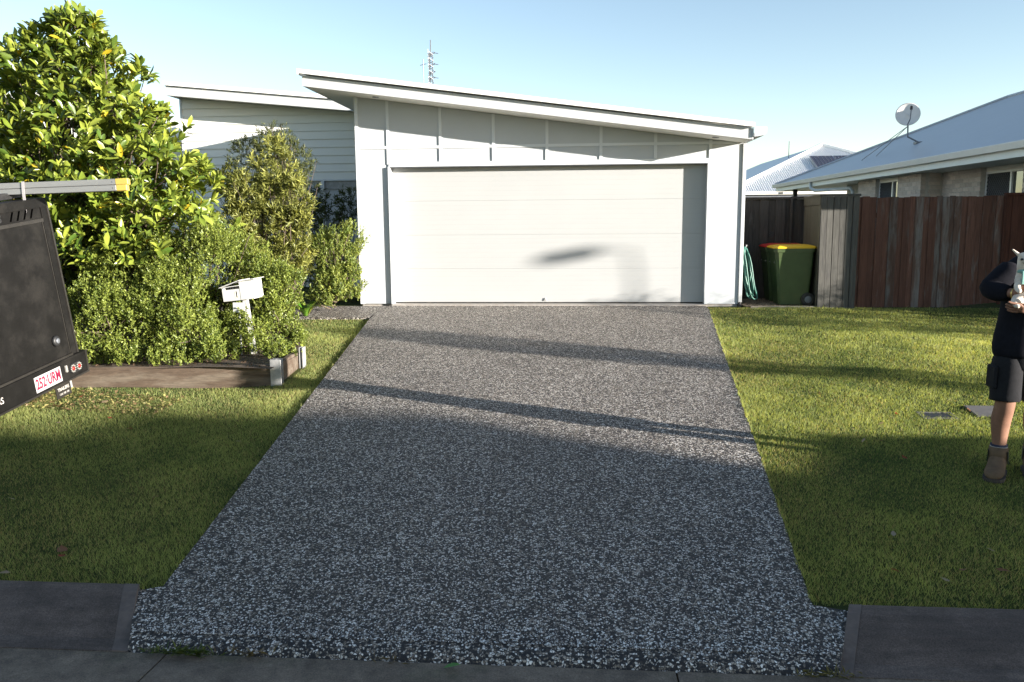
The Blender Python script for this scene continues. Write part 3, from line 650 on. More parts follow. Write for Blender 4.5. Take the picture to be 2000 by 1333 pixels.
def nwin(x, y0, y1, split):
    zt = 2.09 if x > 7.5 else 2.115
    npart('lintel_panel', MB().cbox(x-0.01, x+0.05, y0, y1, zt+0.045, SZ-0.003, 0.003), M['cream'])
    w_ = npart('window', MB().box(x+0.03, x+0.04, y0, y1, 0.95, zt), M['glass'])
    for a, b, c, e in ((y0, y1, zt, zt+0.044), (y0, y1, 0.90, 0.95), (y0, y0+0.05, 0.95, zt), (y1-0.05, y1, 0.95, zt), (split-0.03, split+0.03, 0.95, zt)):
        npart('window_frame', MB().cbox(x-0.012, x+0.029, a, b, c, e, 0.003), M['winframe'], w_)
    ms = MB(); ya, yb = split+0.032, y1-0.052          # diamond security mesh on the far sash
    h = zt-0.95; nst = int((yb-ya+h)/0.075)
    for i in range(nst):
        for sgn in (1, -1):
            s0 = -h+i*0.075
            pts = []
            for t_ in (0.0, 1.0):
                pts.append((s0+t_*h, t_))
            (u0, v0), (u1, v1) = pts
            lo, hi = max(0.0, -u0/(u1-u0)), min(1.0, (yb-ya-u0)/(u1-u0))
            if hi-lo < 0.03: continue
            q = [(u0+(u1-u0)*tt, tt) for tt in (lo, hi)]
            P = [(x-0.002, (ya+u) if sgn > 0 else (yb-u), 0.95+v*h) for u, v in q]
            ms.tube(P, 0.006, 4, caps=False)
    npart('security_mesh', ms, M['steel_dark'], w_)
    npart('insect_screen', MB().box(x+0.006, x+0.010, ya, yb, 0.95, zt), M['mesh_dark'], w_)
nwin(X2+0.10, 14.905, 16.385, 15.47); nwin(NX+0.10, Yp1+0.005, Yw1b-0.005, 19.86)
# downpipe at the far corner
npart('downpipe', MB().tube([(EX-0.03, 24.55, EZ-0.11), (EX-0.03, 24.5, EZ-0.28), (EX+0.03, 24.3, EZ-0.36), (NX-0.06, 22.35, EZ-0.37), (NX-0.06, 22.15, EZ-0.45), (NX-0.06, 22.1, 0)], 0.045, 10), M['downpipe_n'])
wallbox(NX+0.5, X2+8.0, Yfar+0.002, 24.4)
npart('post', MB().cbox(EX+0.03, EX+0.13, 11.06, 11.16, 0, SZ, 0.005), M['fascia_n'])  # unseen corner post, added to shade the edge of the grey screen
npart('post', MB().cbox(EX+0.28, EX+0.40, 27.6, 27.72, 0, SZ, 0.005), M['black_plastic'])
npart('sensor_light', MB().cbox(EX-0.02, EX+0.12, 28.3, 28.5, EZ-0.33, EZ-0.27, 0.01), M['downpipe_n'], nroof)
# satellite dish on that roof
dish = thing('satellite_dish', 'pale grey satellite dish on a bent mast on the grey metal roof', 'satellite dish', (8.15, 21.3, EZ+1.45*0.419))
nz_ = Vector((-0.30, -0.86, 0.42)).normalized(); c0 = Vector((8.05, 21.35, 3.78))
q = nz_.to_track_quat('Z', 'Y').to_matrix().to_4x4()
mb = MB(); n = 28; rings = [0.0, 0.12, 0.2, 0.27, 0.30]
for ri in rings:
    for k in range(n):
        a = 2*math.pi*k/n; mb.v.append(c0+q.to_3x3() @ Vector((ri*math.cos(a)*0.94, ri*math.sin(a)*1.05, ri*ri*0.7-0.03)))
for i in range(len(rings)-1):
    for k in range(n): mb.f.append((i*n+k, i*n+(k+1) % n, (i+1)*n+(k+1) % n, (i+1)*n+k))
mb.m = [0]*len(mb.f)
ob = mb.build('reflector', M['dishpaint'], dish, True, fix=False); sd = ob.modifiers.new('thickness', 'SOLIDIFY'); sd.thickness = 0.012
b0 = c0+q.to_3x3() @ Vector((0.0, -0.30, 0.03)); b0z = b0
foc = c0+q.to_3x3() @ Vector((0.06, -0.05, 0.42))
MB().tube([b0, c0+q.to_3x3() @ Vector((0.05, -0.26, 0.25)), foc], 0.012, 6).build('feed_arm', M['steel_dark'], dish)
MB().tube([foc-nz_*-0.03, foc-nz_*0.08], 0.03, 10).build('feed_horn', M['black_plastic'], dish)
base = Vector((8.28, 21.15, EZ+1.58*0.419)); top = c0-nz_*0.05+Vector((0.02, 0, -0.24))
MB().tube([base, (8.06, 21.3, EZ+1.36*0.419+0.25), top, c0-nz_*0.04], 0.02, 8).build('mast', M['steel_dark'], dish)
for e in ((7.62, 23.2), (7.75, 22.5)):
    MB().tube([top, (e[0], e[1], EZ+(e[0]-EX)*0.419+0.01)], 0.009, 5).build('stay', M['steel_dark'], dish)
MB().cbox(base.x-0.1, base.x+0.1, base.y-0.1, base.y+0.1, base.z-0.03, base.z+0.02, 0.005).build('foot_plate', M['steel_dark'], dish)

# far house with ribbed roof and solar panels
fx0, fx1, fy0, fy1, fez, frs = 6.3, 17.1, 36.0, 60.0, 2.42, 0.435
FW = 5.4
fh = thing('far_house', 'distant house with pale ribbed hip roof carrying solar panels', 'house', (11.7, 46, 0))
apex = Vector(((fx0+fx1)/2, fy0+FW, fez+FW*frs)); apb = Vector((apex.x, fy1-FW, apex.z))
mb = MB(); mb.v = [(fx0, fy0, fez), (fx1, fy0, fez), (fx1, fy1, fez), (fx0, fy1, fez), apex, apb]; mb.f = [(0, 1, 4), (1, 2, 5, 4), (2, 3, 5), (3, 0, 4, 5), (3, 2, 1, 0)]; mb.m = [0]*5
frf = mb.build('roof', M['roof_far'], fh)
x = fx0+0.12; cg = MB()
while x < fx1:                                                     # corrugation running up the front slope
    t_ = max(0.0, min(1.0, (x-fx0)/FW if x < apex.x else (fx1-x)/FW))
    if t_ > 0.02: cg.prism([(x-0.022, fy0, fez+0.002), (x+0.022, fy0, fez+0.002), (x, fy0, fez+0.03)], (0, FW*t_, FW*frs*t_))
    x += 0.095
tag(cg.build('corrugation', M['roof_far'], frf, origin=fh.location), kind='stuff')
for p in ((fx0, fy0, fez), (fx1, fy0, fez)):
    MB().tube([p, apex], 0.11, 6).build('hip_cap', M['roofw'], frf, origin=fh.location)
MB().box(fx0-0.1, fx1+0.1, fy0-0.12, fy0-0.002, fez-0.12, fez+0.0).build('gutter', M['gutter_cream'], frf, origin=fh.location)
MB().box(fx0-0.02, fx1, fy0-0.001, fy0+0.02, fez-0.30, fez-0.122).build('fascia', M['steel_dark'], frf, origin=fh.location)
MB().box(fx0+0.5, fx1-0.5, fy0+0.5, fy1-0.5, 0, fez-0.02).build('wall', M['wall'], fh, origin=fh.location)
for i in range(4):
    x0 = 10.65+1.06*i; y0 = fy0+1.75; s_ = frs
    def onroof(x, dy, h): return Vector((x, fy0+dy, fez+dy*s_+h))
    P = [onroof(x0, 1.9, 0.13), onroof(x0+1.0, 1.9, 0.13), onroof(x0+1.0, 3.55, 0.13), onroof(x0, 3.55, 0.13)]
    pn = MB().prism(P, (0, 0, 0.04)).build('solar_panel', M['solar'], frf, origin=fh.location)
    for j in range(1, 6):
        a_ = P[0].lerp(P[1], j/6)+Vector((0, 0, 0.043)); b_ = P[3].lerp(P[2], j/6)+Vector((0, 0, 0.043)); MB().tube([a_, b_], 0.008, 4).build('cell_line', M['aluminium'], pn, origin=fh.location)
    for a_, b_ in ((P[0], P[3]), (P[0], P[1])): MB().tube([a_+Vector((0, 0, 0.02)), b_+Vector((0, 0, 0.02))], 0.03, 4).build('panel_frame', M['aluminium'], pn, origin=fh.location)
MB().tube([(10.7, fy0+7.6, fez+1.9), (10.7, fy0+7.6, fez+2.75)], 0.02, 5).build('roof_aerial', M['steel_dark'], frf, origin=fh.location)

# neighbour's house showing through the tree on the left
lh = thing('pale_house', 'pale house with white metal roof behind the big leafed tree', 'house', (-14, 24, 0))
MB().box(-18.6, -9.9, 20.6, 30, 0, 3.45).build('wall', M['board'], lh)
rl = MB().prism([(-19.2, 20.1, 4.55), (-14.2, 20.1, 4.55), (-12.6, 20.1, 4.55), (-9.35, 20.1, 3.45), (-9.35, 20.1, 3.3), (-19.2, 20.1, 3.3)], (0, 10.4, 0)).build('roof', M['roofw'], lh)
MB().box(-9.34, -9.24, 20.1, 30.5, 3.32, 3.44).build('gutter', M['fascia'], rl, origin=lh.location)
for xa_ in (-17.6, -14.6, -12.0):
    w_ = MB().box(xa_, xa_+1.4, 20.57, 20.598, 0.9, 2.1).build('window', M['glass'], lh)
    MB().box(xa_-0.06, xa_+1.46, 20.55, 20.569, 2.1, 2.17).build('window_frame', M['trim'], w_, origin=lh.location)

# ================================================================== FENCES, BINS, HOSE
bf = thing('back_fence', 'dark stained board fence behind the wheelie bins', 'fence', (3.0, 13.6, -0.05))
x = 2.44; k = 0
while x < 3.66:
    w = 0.118+0.02*rng.random(); y = 13.6+(0.014 if k % 2 else 0.0)
    sm = MB().cbox(x-(0.008 if k % 2 == 0 else 0), x+w+(0.008 if k % 2 == 0 else -0.001), y-(0.005 if k % 2 == 0 else 0), y+0.0135, -0.05, 1.60, 0.003)
    sm.build('board', M['dark_board'], bf); x += w; k += 1
MB().cbox(2.44, 3.405, 13.575, 13.65, 1.603, 1.638, 0.004).build('cap_rail', M['dark_board'], bf)
MB().cbox(3.412, 3.66, 13.56, 13.65, 1.608, 1.646, 0.004).build('cap_rail', M['dark_board'], bf)
MB().cbox(3.395, 3.425, 13.555, 13.598, -0.05, 1.62, 0.004).build('post', M['dark_board'], bf)
kh = MB().lathe([(0.046, 0.0), (0.046, 0.006)], 18, Matrix.Translation((3.118, 13.598, 1.048)) @ Matrix.Rotation(R_(90), 4, 'X')); kh.build('knot_hole', M['black_plastic'], bf)
sf = thing('side_fence', 'olive brown fence run beside the wheelie bins', 'fence', (3.55, 12.9, -0.05))
for k in range(11):
    t0, t1 = k/11, (k+1)/11-0.004
    a = Vector((3.52+0.09*t0, 12.35+1.22*t0, 0)); b = Vector((3.52+0.09*t1, 12.35+1.22*t1, 0))
    MB().prism([(a.x, a.y, -0.05), (b.x, b.y, -0.05), (b.x, b.y, 1.50), (a.x, a.y, 1.50)], (0.018, 0, 0)).build('board', M['olive_board'], sf)
MB().prism([(3.507, 12.35, 1.49), (3.597, 13.57, 1.49), (3.597, 13.57, 1.612), (3.507, 12.35, 1.612)], (0.03, 0, 0)).build('top_rail', M['olive_board'], sf)
MB().prism([(3.495, 12.35, 1.614), (3.59, 13.57, 1.614), (3.59, 13.57, 1.636), (3.495, 12.35, 1.636)], (0.08, 0, 0)).build('cap_rail', M['olive_board'], sf)
MB().cbox(3.545, 3.61, 12.37, 12.43, -0.06, 1.6, 0.005).build('post', M['olive_board'], sf)
gp = thing('grey_screen', 'short weathered grey board screen beside the bin bay', 'fence', (3.77, 12.28, -0.05))
for k in range(6):
    x0 = 3.502+0.090*k; ww = 0.090-(0.006, 0.010, 0.006, 0.008, 0.011, 0.005)[k]; y0 = 12.28+0.003*(k % 2)
    MB().prism([(x0+0.012*(1-k/6), y0, -0.09), (x0+ww+0.012*(1-k/6), y0, -0.09), (x0+ww, y0, 1.608), (x0, y0, 1.608)], (0, 0.02, 0)).build('board', M['grey_board'], gp)
MB().cbox(3.49, 4.052, 12.265, 12.33, 1.61, 1.642, 0.004).build('cap_rail', M['grey_board'], gp)
for z in (0.3, 1.25): MB().cbox(3.51, 4.04, 12.306, 12.34, z, z+0.07, 0.004).build('cross_rail', M['dark_board'], gp)
MB().box(3.512, 4.036, 12.3405, 12.345, -0.05, 1.60).build('backing', M['dark_board'], gp)
fn = thing('paling_fence', 'weathered brown timber paling fence across the neighbouring frontage', 'fence', (5.6, 12.5, -0.03))
x = 4.045; k = 0
while x < 7.5:
    w = 0.082+0.03*rng.random()
    right = x > 6.14
    zb = -0.045 if x < 5.44 else (-0.005+0.075*(x-5.44)/0.8 if x < 6.3 else 0.06)
    yy = 12.5+(0.012 if k % 3 == 1 else 0.0)+0.004*rng.random()-(0.02 if right else 0)
    tilt = 0.004*rng.normal(); lap = 0.007 if k % 2 else -0.0005; yy = 12.5+(0.0 if k % 2 else 0.013)+0.001*rng.random()-(0.02 if right else 0)
    zt = (1.612 if right else 1.598)+0.006*rng.normal()
    MB().prism([(x-lap, yy, zb), (x+w-0.002+lap, yy, zb), (x+w-0.002+tilt+lap, yy+0.001, zt), (x+tilt-lap, yy, zt)], (0, 0.0105, 0)).build('paling', M['paling_dark'] if right else (M['paling_grey'] if rng.random() < 0.30 else M['paling']), fn)
    x += w; k += 1
MB().cbox(6.135, 7.5, 12.455, 12.53, 1.605, 1.64, 0.004).build('cap_rail', M['paling_dark'], fn)
MB().cbox(6.12, 6.16, 12.45, 12.478, 0.03, 1.63, 0.004).build('post', M['paling_dark'], fn)
for z in (0.25, 1.3): MB().cbox(4.0, 7.5, 12.535, 12.57, z, z+0.07, 0.004).build('cross_rail', M['paling'], fn)
# gravel bay with a timber edge
struct('gravel_bay', grid_mesh(lin(2.50, 3.47, 8), lin(12.36, 13.6, 8), lambda x, y: 0.002+0.006*math.sin(x*9)*math.sin(y*11)), M['soil'])
n = 2200; gx_ = 2.50+0.96*rng.random(n); gy_ = 12.37+1.2*rng.random(n); an = rng.random(n)*6.28
st = scatter('gravel', np.stack([gx_, gy_, np.full(n, 0.006)], 1), np.stack([np.cos(an), np.sin(an), np.zeros(n)], 1), np.tile([[0, 0, 1.0]], (n, 1)), 0.012+0.02*rng.random(n), 0.010+0.014*rng.random(n), PV, [f[::-1] for f in PFc], mixcol((0.10, 0.07, 0.045), (0.32, 0.25, 0.17), rng.random(n)), M['pebble']); tag(st, 'loose brown gravel under the wheelie bins', 'gravel', kind='stuff')
one('timber_edging', M['edge_board'], 'grey timber edging strip along the gravel bay', 'edging', MB().cbox(2.56, 3.50, 12.30, 12.345, -0.06, 0.018, 0.004), origin=(3.0, 12.32, -0.03))

def wheelie_bin(label, lidm, x0, y0, bodyh=0.855):
    r = thing('wheelie_bin', label, 'wheelie bin', (x0+0.3, y0+0.24, 0.0))
    # body: tapered tub, long side along x, handle and wheels at +x, front leaning out at -x
    def ring(z, xa, xb, ya, yb, c):
        return [(xa+c, ya, z), (xb-c*0.6, ya, z), (xb, ya+c*0.6, z), (xb, yb-c*0.6, z), (xb-c*0.6, yb, z), (xa+c, yb, z), (xa, yb-c, z), (xa, ya+c, z)]
    lv = [(0.02, .085, .50, .045, .435, .03), (0.10, .075, .515, .04, .44, .035), (0.60, .025, .555, .012, .468, .04), (bodyh-0.055, 0.0, .565, 0.0, .48, .045), (bodyh-0.054, -.018, .575, -.012, .492, .045), (bodyh, -.02, .578, -.014, .494, .045)]
    mb = MB()
    for z, xa, xb, ya, yb, c in lv: mb.v += [(p[0]+x0, p[1]+y0, p[2]) for p in ring(z, xa, xb, ya, yb, c)]
    for i in range(len(lv)-1):
        for k in range(8): mb.f.append((i*8+k, i*8+(k+1) % 8, (i+1)*8+(k+1) % 8, (i+1)*8+k))
    mb.f.append(tuple(range(8))[::-1]); mb.f.append(tuple(range((len(lv)-1)*8, len(lv)*8))); mb.m = [0]*len(mb.f)
    body = mb.build('body', M['bin'], r)
    mb = MB()
    lv = [(bodyh+0.002, -.03, .60, -.02, .50, .06), (bodyh+0.022, -.034, .60, -.022, .502, .06), (bodyh+0.042, 0.0, .575, 0.01, .47, .06), (bodyh+0.058, 0.10, .50, 0.08, .40, .06)]
    for z, xa, xb, ya, yb, c in lv: mb.v += [(p[0]+x0, p[1]+y0, p[2]+(0.02*(p[0]) if False else 0)) for p in ring(z, xa, xb, ya, yb, c)]
    for i in range(len(lv)-1):
        for k in range(8): mb.f.append((i*8+k, i*8+(k+1) % 8, (i+1)*8+(k+1) % 8, (i+1)*8+k))
    mb.f.append(tuple(range(8))[::-1]); mb.f.append(tuple(range(len(lv)*8-8, len(lv)*8))); mb.m = [0]*len(mb.f)
    lid = mb.build('lid', lidm, r)
    MB().tube([(x0+0.60, y0+0.03, bodyh+0.012), (x0+0.645, y0+0.05, bodyh+0.012), (x0+0.645, y0+0.43, bodyh+0.012), (x0+0.60, y0+0.45, bodyh+0.012)], 0.014, 8).build('handle', lidm, lid, origin=r.location)
    MB().tube([(x0+0.62, y0+0.02, bodyh-0.06), (x0+0.62, y0+0.46, bodyh-0.06)], 0.014, 8).build('handle_bar', M['bin'], body, origin=r.location)
    for yy in (0.0, 0.43):
        wm = Matrix.Translation((x0+0.50, y0+yy+0.045, 0.10)) @ Matrix.Rotation(R_(90), 4, 'X')
        wh = MB().lathe([(0.055, 0.0), (0.092, 0.002), (0.10, 0.014), (0.10, 0.036), (0.092, 0.046), (0.055, 0.048)], 22, wm).build('wheel', M['rubber'], r, True)
        MB().lathe([(0.03, -0.004), (0.06, 0.0), (0.062, 0.046), (0.03, 0.052)], 18, wm).build('hub', M['steel_dark'], wh, origin=r.location)
    MB().tube([(x0+0.50, y0+0.03, 0.10), (x0+0.50, y0+0.45, 0.10)], 0.012, 8).build('axle', M['steel_dark'], r)
    for yy in (0.10, 0.38):
        MB().cbox(x0+0.004-0.0, x0+0.012, y0+yy-0.022, y0+yy+0.022, 0.64, 0.655, 0.002).build('stamp', M['letter_white'], body, origin=r.location)
    return r
wheelie_bin('green wheelie bin with bright yellow lid', M['bin_yellow'], 2.93, 12.48)
wheelie_bin('green wheelie bin with red lid standing against the dark fence', M['bin_red'], 2.93, 13.04)
# garden hose hung on the garage side wall
hs = thing('garden_hose', 'coiled green garden hose hanging from the garage side wall', 'hose', (2.55, 12.68, 0.0))
for i in range(6):
    pts = []; a0 = 0.012*i; wd = 0.05+0.022*i; dp_ = 0.70+0.035*(i % 3)
    for t in lin(0, 1, 25):
        th = 2*math.pi*t
        xx = 2.515+wd*(1-math.cos(th))*0.62+0.012*math.sin(3*th+i); zz = 0.87-dp_*(0.5-0.5*math.cos(th))**1.1-0.03*i*(1 if t > 0.5 else 0)*math.sin(th)**2
        pts.append((xx+0.05*math.sin(th)*(1 if i % 2 else -1), 12.66+0.02*i*math.sin(th)+0.004*i, max(zz-0.03*math.sin(th*2)*(i % 2), 0.02)))
    MB().tube(pts, 0.0105, 7).build('coil', M['hose'], hs, True)
MB().tube([(2.43, 12.68, 0.86), (2.53, 12.68, 0.865), (2.545, 12.68, 0.91)], 0.012, 6).build('hook', M['galv'], hs)

# ================================================================== ANTENNA MASTS far behind
def mast(label, px, ptop, pbot, Y, lattice):
    t = atY(px+1, ptop, Y); b = atY(px, pbot+60, Y)
    r = thing('antenna_mast', label, 'antenna mast', (b.x, Y, 0)); H = t.z
    w = 0.16 if lattice else 0.05
    if lattice:
        for a in (0, 2.094, 4.189):
            MB().tube([(b.x+w*math.cos(a), Y+w*math.sin(a), 0), (b.x+w*0.6*math.cos(a), Y+w*0.6*math.sin(a), H-0.4)], 0.028, 5).build('leg', M['steel_dark'], r)
        MB().tube([(b.x, Y, H-0.6), (b.x+0.02, Y, H+0.25)], 0.03, 5).build('tip', M['steel_dark'], r)
        br = MB(); z = 4.0; k = 0
        while z < H-0.5:
            for a in (0, 2.094, 4.189):
                a2 = a+2.094*(1 if k % 2 else -1)
                br.tube([(b.x+w*math.cos(a), Y+w*math.sin(a), z), (b.x+w*math.cos(a2), Y+w*math.sin(a2), z+0.16)], 0.014, 3)
            z += 0.16; k += 1
        br.build('bracing', M['steel_dark'], r)
        for i, z in enumerate((H-0.45, H-1.02, H-1.42, H-1.72, H-2.30)):
            MB().tube([(b.x, Y, z-0.03), (b.x+0.22, Y, z+0.03), (b.x+(0.42 if i != 2 else 0.2), Y, z+(0.0 if i != 2 else 0.12))], 0.016, 4).build('dipole', M['steel_dark'], r)
            MB().lathe([(0.02, -0.04), (0.05, 0), (0.02, 0.04)], 8, Matrix.Translation((b.x+0.22, Y, z+0.04))).build('balun', M['steel_dark'], r)
            MB().lathe([(0.03, -0.05), (0.065, 0), (0.03, 0.05)], 8, Matrix.Translation((b.x+0.01, Y, z-0.03))).build('clamp', M['steel_dark'], r)
        for za, zb in ((H-1.2, H-0.2), (H-2.4, H-1.55)):
            MB().tube([(b.x-0.13, Y, za), (b.x-0.13, Y, zb)], 0.014, 4).build('cable', M['steel_dark'], r)
    else:
        MB().tube([(b.x, Y, 0), (b.x, Y, H)], 0.026, 6).build('pole', M['steel_dark'], r)
        MB().tube([(b.x-0.17, Y, H-0.32), (b.x+0.17, Y, H-0.24)], 0.018, 5).build('crossarm', M['steel_dark'], r)
        for i in range(9): MB().tube([(b.x-0.03, Y, H-0.45-0.16*i), (b.x+0.06, Y, H-0.45-0.16*i)], 0.012, 4).build('rung', M['steel_dark'], r)
mast('tall lattice radio mast with side dipoles rising behind the garage roof', 843, 88, 165, 45, True)
mast('thin radio pole with a short crossarm beside the lattice mast', 829, 116, 165, 45.5, False)

# ================================================================== GARDEN BED, MAILBOX
bed = grid_mesh(lin(0, 1, 30), lin(7.72, 11.49, 20), lambda x, y: min(-0.125+0.016*math.sin(x*3.1)*math.sin(y*2.7)+max(0, (y-9)*0.022), gplane(11.5)-0.02))
bed.v = [(-9+u*(6.0-max(0, (y-8.66)*0.39)), y, min(-0.125+0.016*math.sin((-9+u*6)*3.1)*math.sin(y*2.7)+max(0, (y-9)*0.022), gplane(11.5)-0.02)) for u, y, z in bed.v]
struct('garden_bed', bed, M['soil'], True)
n = 9000; y = 7.75+3.6*rng.random(n); x = -8.5+(5.45-np.maximum(0, (y-8.66)*0.39))*rng.random(n); an = rng.random(n)*6.28
z = np.array([min(-0.125+0.016*math.sin(a*3.1)*math.sin(b*2.7)+max(0, (b-9)*0.022), gplane(11.5)-0.02) for a, b in zip(x, y)])+0.004
ml = scatter('mulch', np.stack([x, y, z], 1), np.stack([np.cos(an), np.sin(an), 0.4*rng.normal(size=n)], 1), np.stack([0.3*rng.normal(size=n), 0.3*rng.normal(size=n), np.ones(n)], 1), 0.02+0.04*rng.random(n), 0.008+0.012*rng.random(n), QUAD_V, QUAD_F, mixcol((0.05, 0.032, 0.02), (0.20, 0.13, 0.085), rng.random(n)), M['leaf']); tag(ml, 'brown bark mulch on the garden bed', 'mulch', kind='stuff')
n = 1500; x = -5.25+1.55*rng.random(n)**1.3; y = 6.95+0.62*rng.random(n)-0.12*(x+5.2); an = rng.random(n)*6.28
z = np.array([lawn_z(a, b) for a, b in zip(x, y)])+0.012+0.014*rng.random(n)
tl_ = rng.random(n)
lt = scatter('leaf_litter', np.stack([x, y, z], 1), np.stack([np.cos(an), np.sin(an), 0.5*rng.normal(size=n)], 1), np.stack([0.5*rng.normal(size=n), 0.5*rng.normal(size=n), np.ones(n)], 1), 0.016+0.035*rng.random(n)**2, 0.008+0.016*rng.random(n)**2, FOLD_V, FOLD_F, np.where(tl_[:, None] < 0.5, mixcol((0.10, 0.06, 0.03), (0.30, 0.20, 0.11), rng.random(n)), mixcol((0.28, 0.24, 0.10), (0.42, 0.38, 0.14), rng.random(n))), M['leaf']); tag(lt, 'dry leaf litter on the lawn at the foot of the sleeper wall', 'leaf litter', kind='stuff')
sw = thing('sleeper_wall', 'low weathered timber sleeper edge with galvanised posts round the garden bed', 'retaining wall', (-3.0, 7.9, -0.3))
def sleeper(p, q, z0, z1, th=0.05):
    p = Vector(p); q = Vector(q); d = (q-p).normalized(); nrm = Vector((-d.y, d.x))*th
    mb = MB(); nseg = 14
    for i in range(nseg+1):
        t = i/nseg; c = p.lerp(q, t); jt = 0.004*math.sin(7*t+p.x)+0.003*math.sin(23*t)
        mb.v += [(c.x, c.y, z0(t)), (c.x+0.0, c.y-0.002*math.sin(17*t), (z0(t)+z1(t))/2), (c.x, c.y, z1(t)+jt-0.006), (c.x+nrm.x*0.15, c.y+nrm.y*0.15, z1(t)+jt), (c.x+nrm.x, c.y+nrm.y, z1(t)+jt), (c.x+nrm.x, c.y+nrm.y, z0(t))]
    for i in range(nseg):
        for k in range(6): mb.f.append((i*6+k, (i+1)*6+k, (i+1)*6+(k+1) % 6, i*6+(k+1) % 6))
    mb.f += [tuple(range(6))[::-1], tuple(range(nseg*6, nseg*6+6))]; mb.m = [0]*len(mb.f)
    return mb.build('sleeper', M['sleeper'], sw)
sleeper((-5.22, 7.63), (-3.055, 7.855), lambda t: -0.36, lambda t: -0.115)
sleeper((-8.4, 7.30), (-5.235, 7.629), lambda t: -0.40, lambda t: -0.125+0.008*t)
sleeper((-2.995, 7.93), (-3.02, 8.62), lambda t: -0.36, lambda t: -0.105+0.012*t)
sleeper((-3.02, 8.66), (-3.9, 10.9), lambda t: -0.36+0.1*t, lambda t: -0.10+0.02*t)
for (x, y, zt) in ((-3.005, 7.85, -0.055), (-3.0, 8.60, -0.045)):
    pb = MB().box(x-0.05, x+0.05, y-0.004, y+0.004, -0.4, zt); pb.box(x-0.05, x+0.05, y+0.072, y+0.08, -0.4, zt); pb.box(x-0.004, x+0.004, y+0.004, y+0.072, -0.4, zt)
    if y > 8: pb = MB().box(x-0.004, x+0.004, y-0.05, y+0.05, -0.4, zt); pb.box(x+0.03, x+0.038, y-0.05, y+0.05, -0.4, zt); pb.box(x+0.004, x+0.03, y-0.004, y+0.004, -0.4, zt)
    else: pb.cbox(x-0.048, x+0.062, y-0.02, y-0.005, -0.4, zt-0.002, 0.002)
    pb.build('galvanised_post', M['galv'], sw)

mbx = thing('mailbox', 'leaning white metal mailbox on a flaking white post in the garden bed', 'mailbox', (-3.575, 8.72, -0.14))
mbx.rotation_euler = (0, R_(-6.0), R_(0))
def mpart(name, mb, mat, parent=mbx): return mb.build(name, mat, parent, origin=(0, 0, 0))
mpart('post', MB().cbox(-0.027, 0.027, -0.027, 0.027, -0.12, 0.61, 0.004), M['white_post'])
tl = 0.045                                                      # box tilts back the other way on its post
def rb(pts): return [Vector((p[0], p[1], p[2])) for p in pts]
bz0, bz1, bz2 = 0.61, 0.775, 0.862
sh = Matrix.Translation((0.0, 0, bz0)) @ Matrix.Diagonal((0.80, 0.9, 0.86, 1)) @ Matrix.Translation((0, 0, -bz0))
box_parts = []
def bpart(name, mb, mat, parent):
    for i, v in enumerate(mb.v): mb.v[i] = tuple(sh @ Vector(v))
    return mpart(name, mb, mat, parent)
bx = bpart('box', MB().cbox(-0.25, 0.19, -0.12, 0.17, bz0, bz0+0.012, 0.003), M['white_paint'], mbx)
bpart('front_panel', MB().cbox(-0.25, -0.0, -0.125, -0.113, bz0, bz0+0.145, 0.003), M['white_paint'], bx)
bpart('front_panel', MB().cbox(0.001, 0.19, -0.128, -0.114, bz0, bz0+0.235, 0.003), M['white_paint'], bx)
bpart('side_panel', MB().prism([(-0.25, -0.112, bz0+0.013), (-0.25, 0.17, bz0+0.013), (-0.25, 0.17, bz0+0.17), (-0.25, -0.112, bz0+0.165)], (0.01, 0, 0)), M['white_paint'], bx)
bpart('side_panel', MB().prism([(0.18, -0.112, bz0+0.013), (0.18, 0.17, bz0+0.013), (0.18, 0.17, bz0+0.235), (0.18, -0.112, bz0+0.235)], (0.01, 0, 0)), M['white_paint'], bx)
bpart('back_panel', MB().box(-0.24, 0.18, 0.16, 0.17, bz0+0.013, bz0+0.17), M['white_paint'], bx)
bpart('slot_lip', MB().prism([(-0.25, -0.14, bz0+0.172), (0.0, -0.135, bz0+0.182), (0.0, -0.08, bz0+0.182), (-0.25, -0.08, bz0+0.172)], (0, 0, 0.008)), M['white_paint'], bx)
bpart('lid', MB().prism([(-0.275, -0.15, bz0+0.176), (0.02, -0.15, bz0+0.245), (0.02, 0.19, bz0+0.245), (-0.275, 0.19, bz0+0.176)], (0, 0, 0.008)), M['white_paint'], bx)
bpart('lid', MB().prism([(0.021, -0.15, bz0+0.238), (0.225, -0.15, bz0+0.246), (0.225, 0.19, bz0+0.246), (0.021, 0.19, bz0+0.238)], (0, 0, 0.008)), M['white_paint'], bx)
bpart('number_patch', MB().box(-0.072, -0.03, -0.1275, -0.1255, bz0+0.025, bz0+0.11), M['cream'], bx)
text_mesh('number', '1', 0.11, M['black_plastic'], bx, sh @ Matrix.Translation((-0.048, -0.128, bz0+0.07)) @ Matrix.Rotation(R_(90), 4, 'X'), 0.0008, 1.0, 0.002)
one('number_plaque', M['white_paint'], 'small white house plaque half hidden by leaves below the mailbox', 'plaque', MB().cbox(-3.735, -3.605, 8.60, 8.612, 0.33, 0.44, 0.004).cbox(-3.68, -3.665, 8.613, 8.63, -0.2, 0.42, 0.002), origin=(-3.67, 8.61, -0.15))

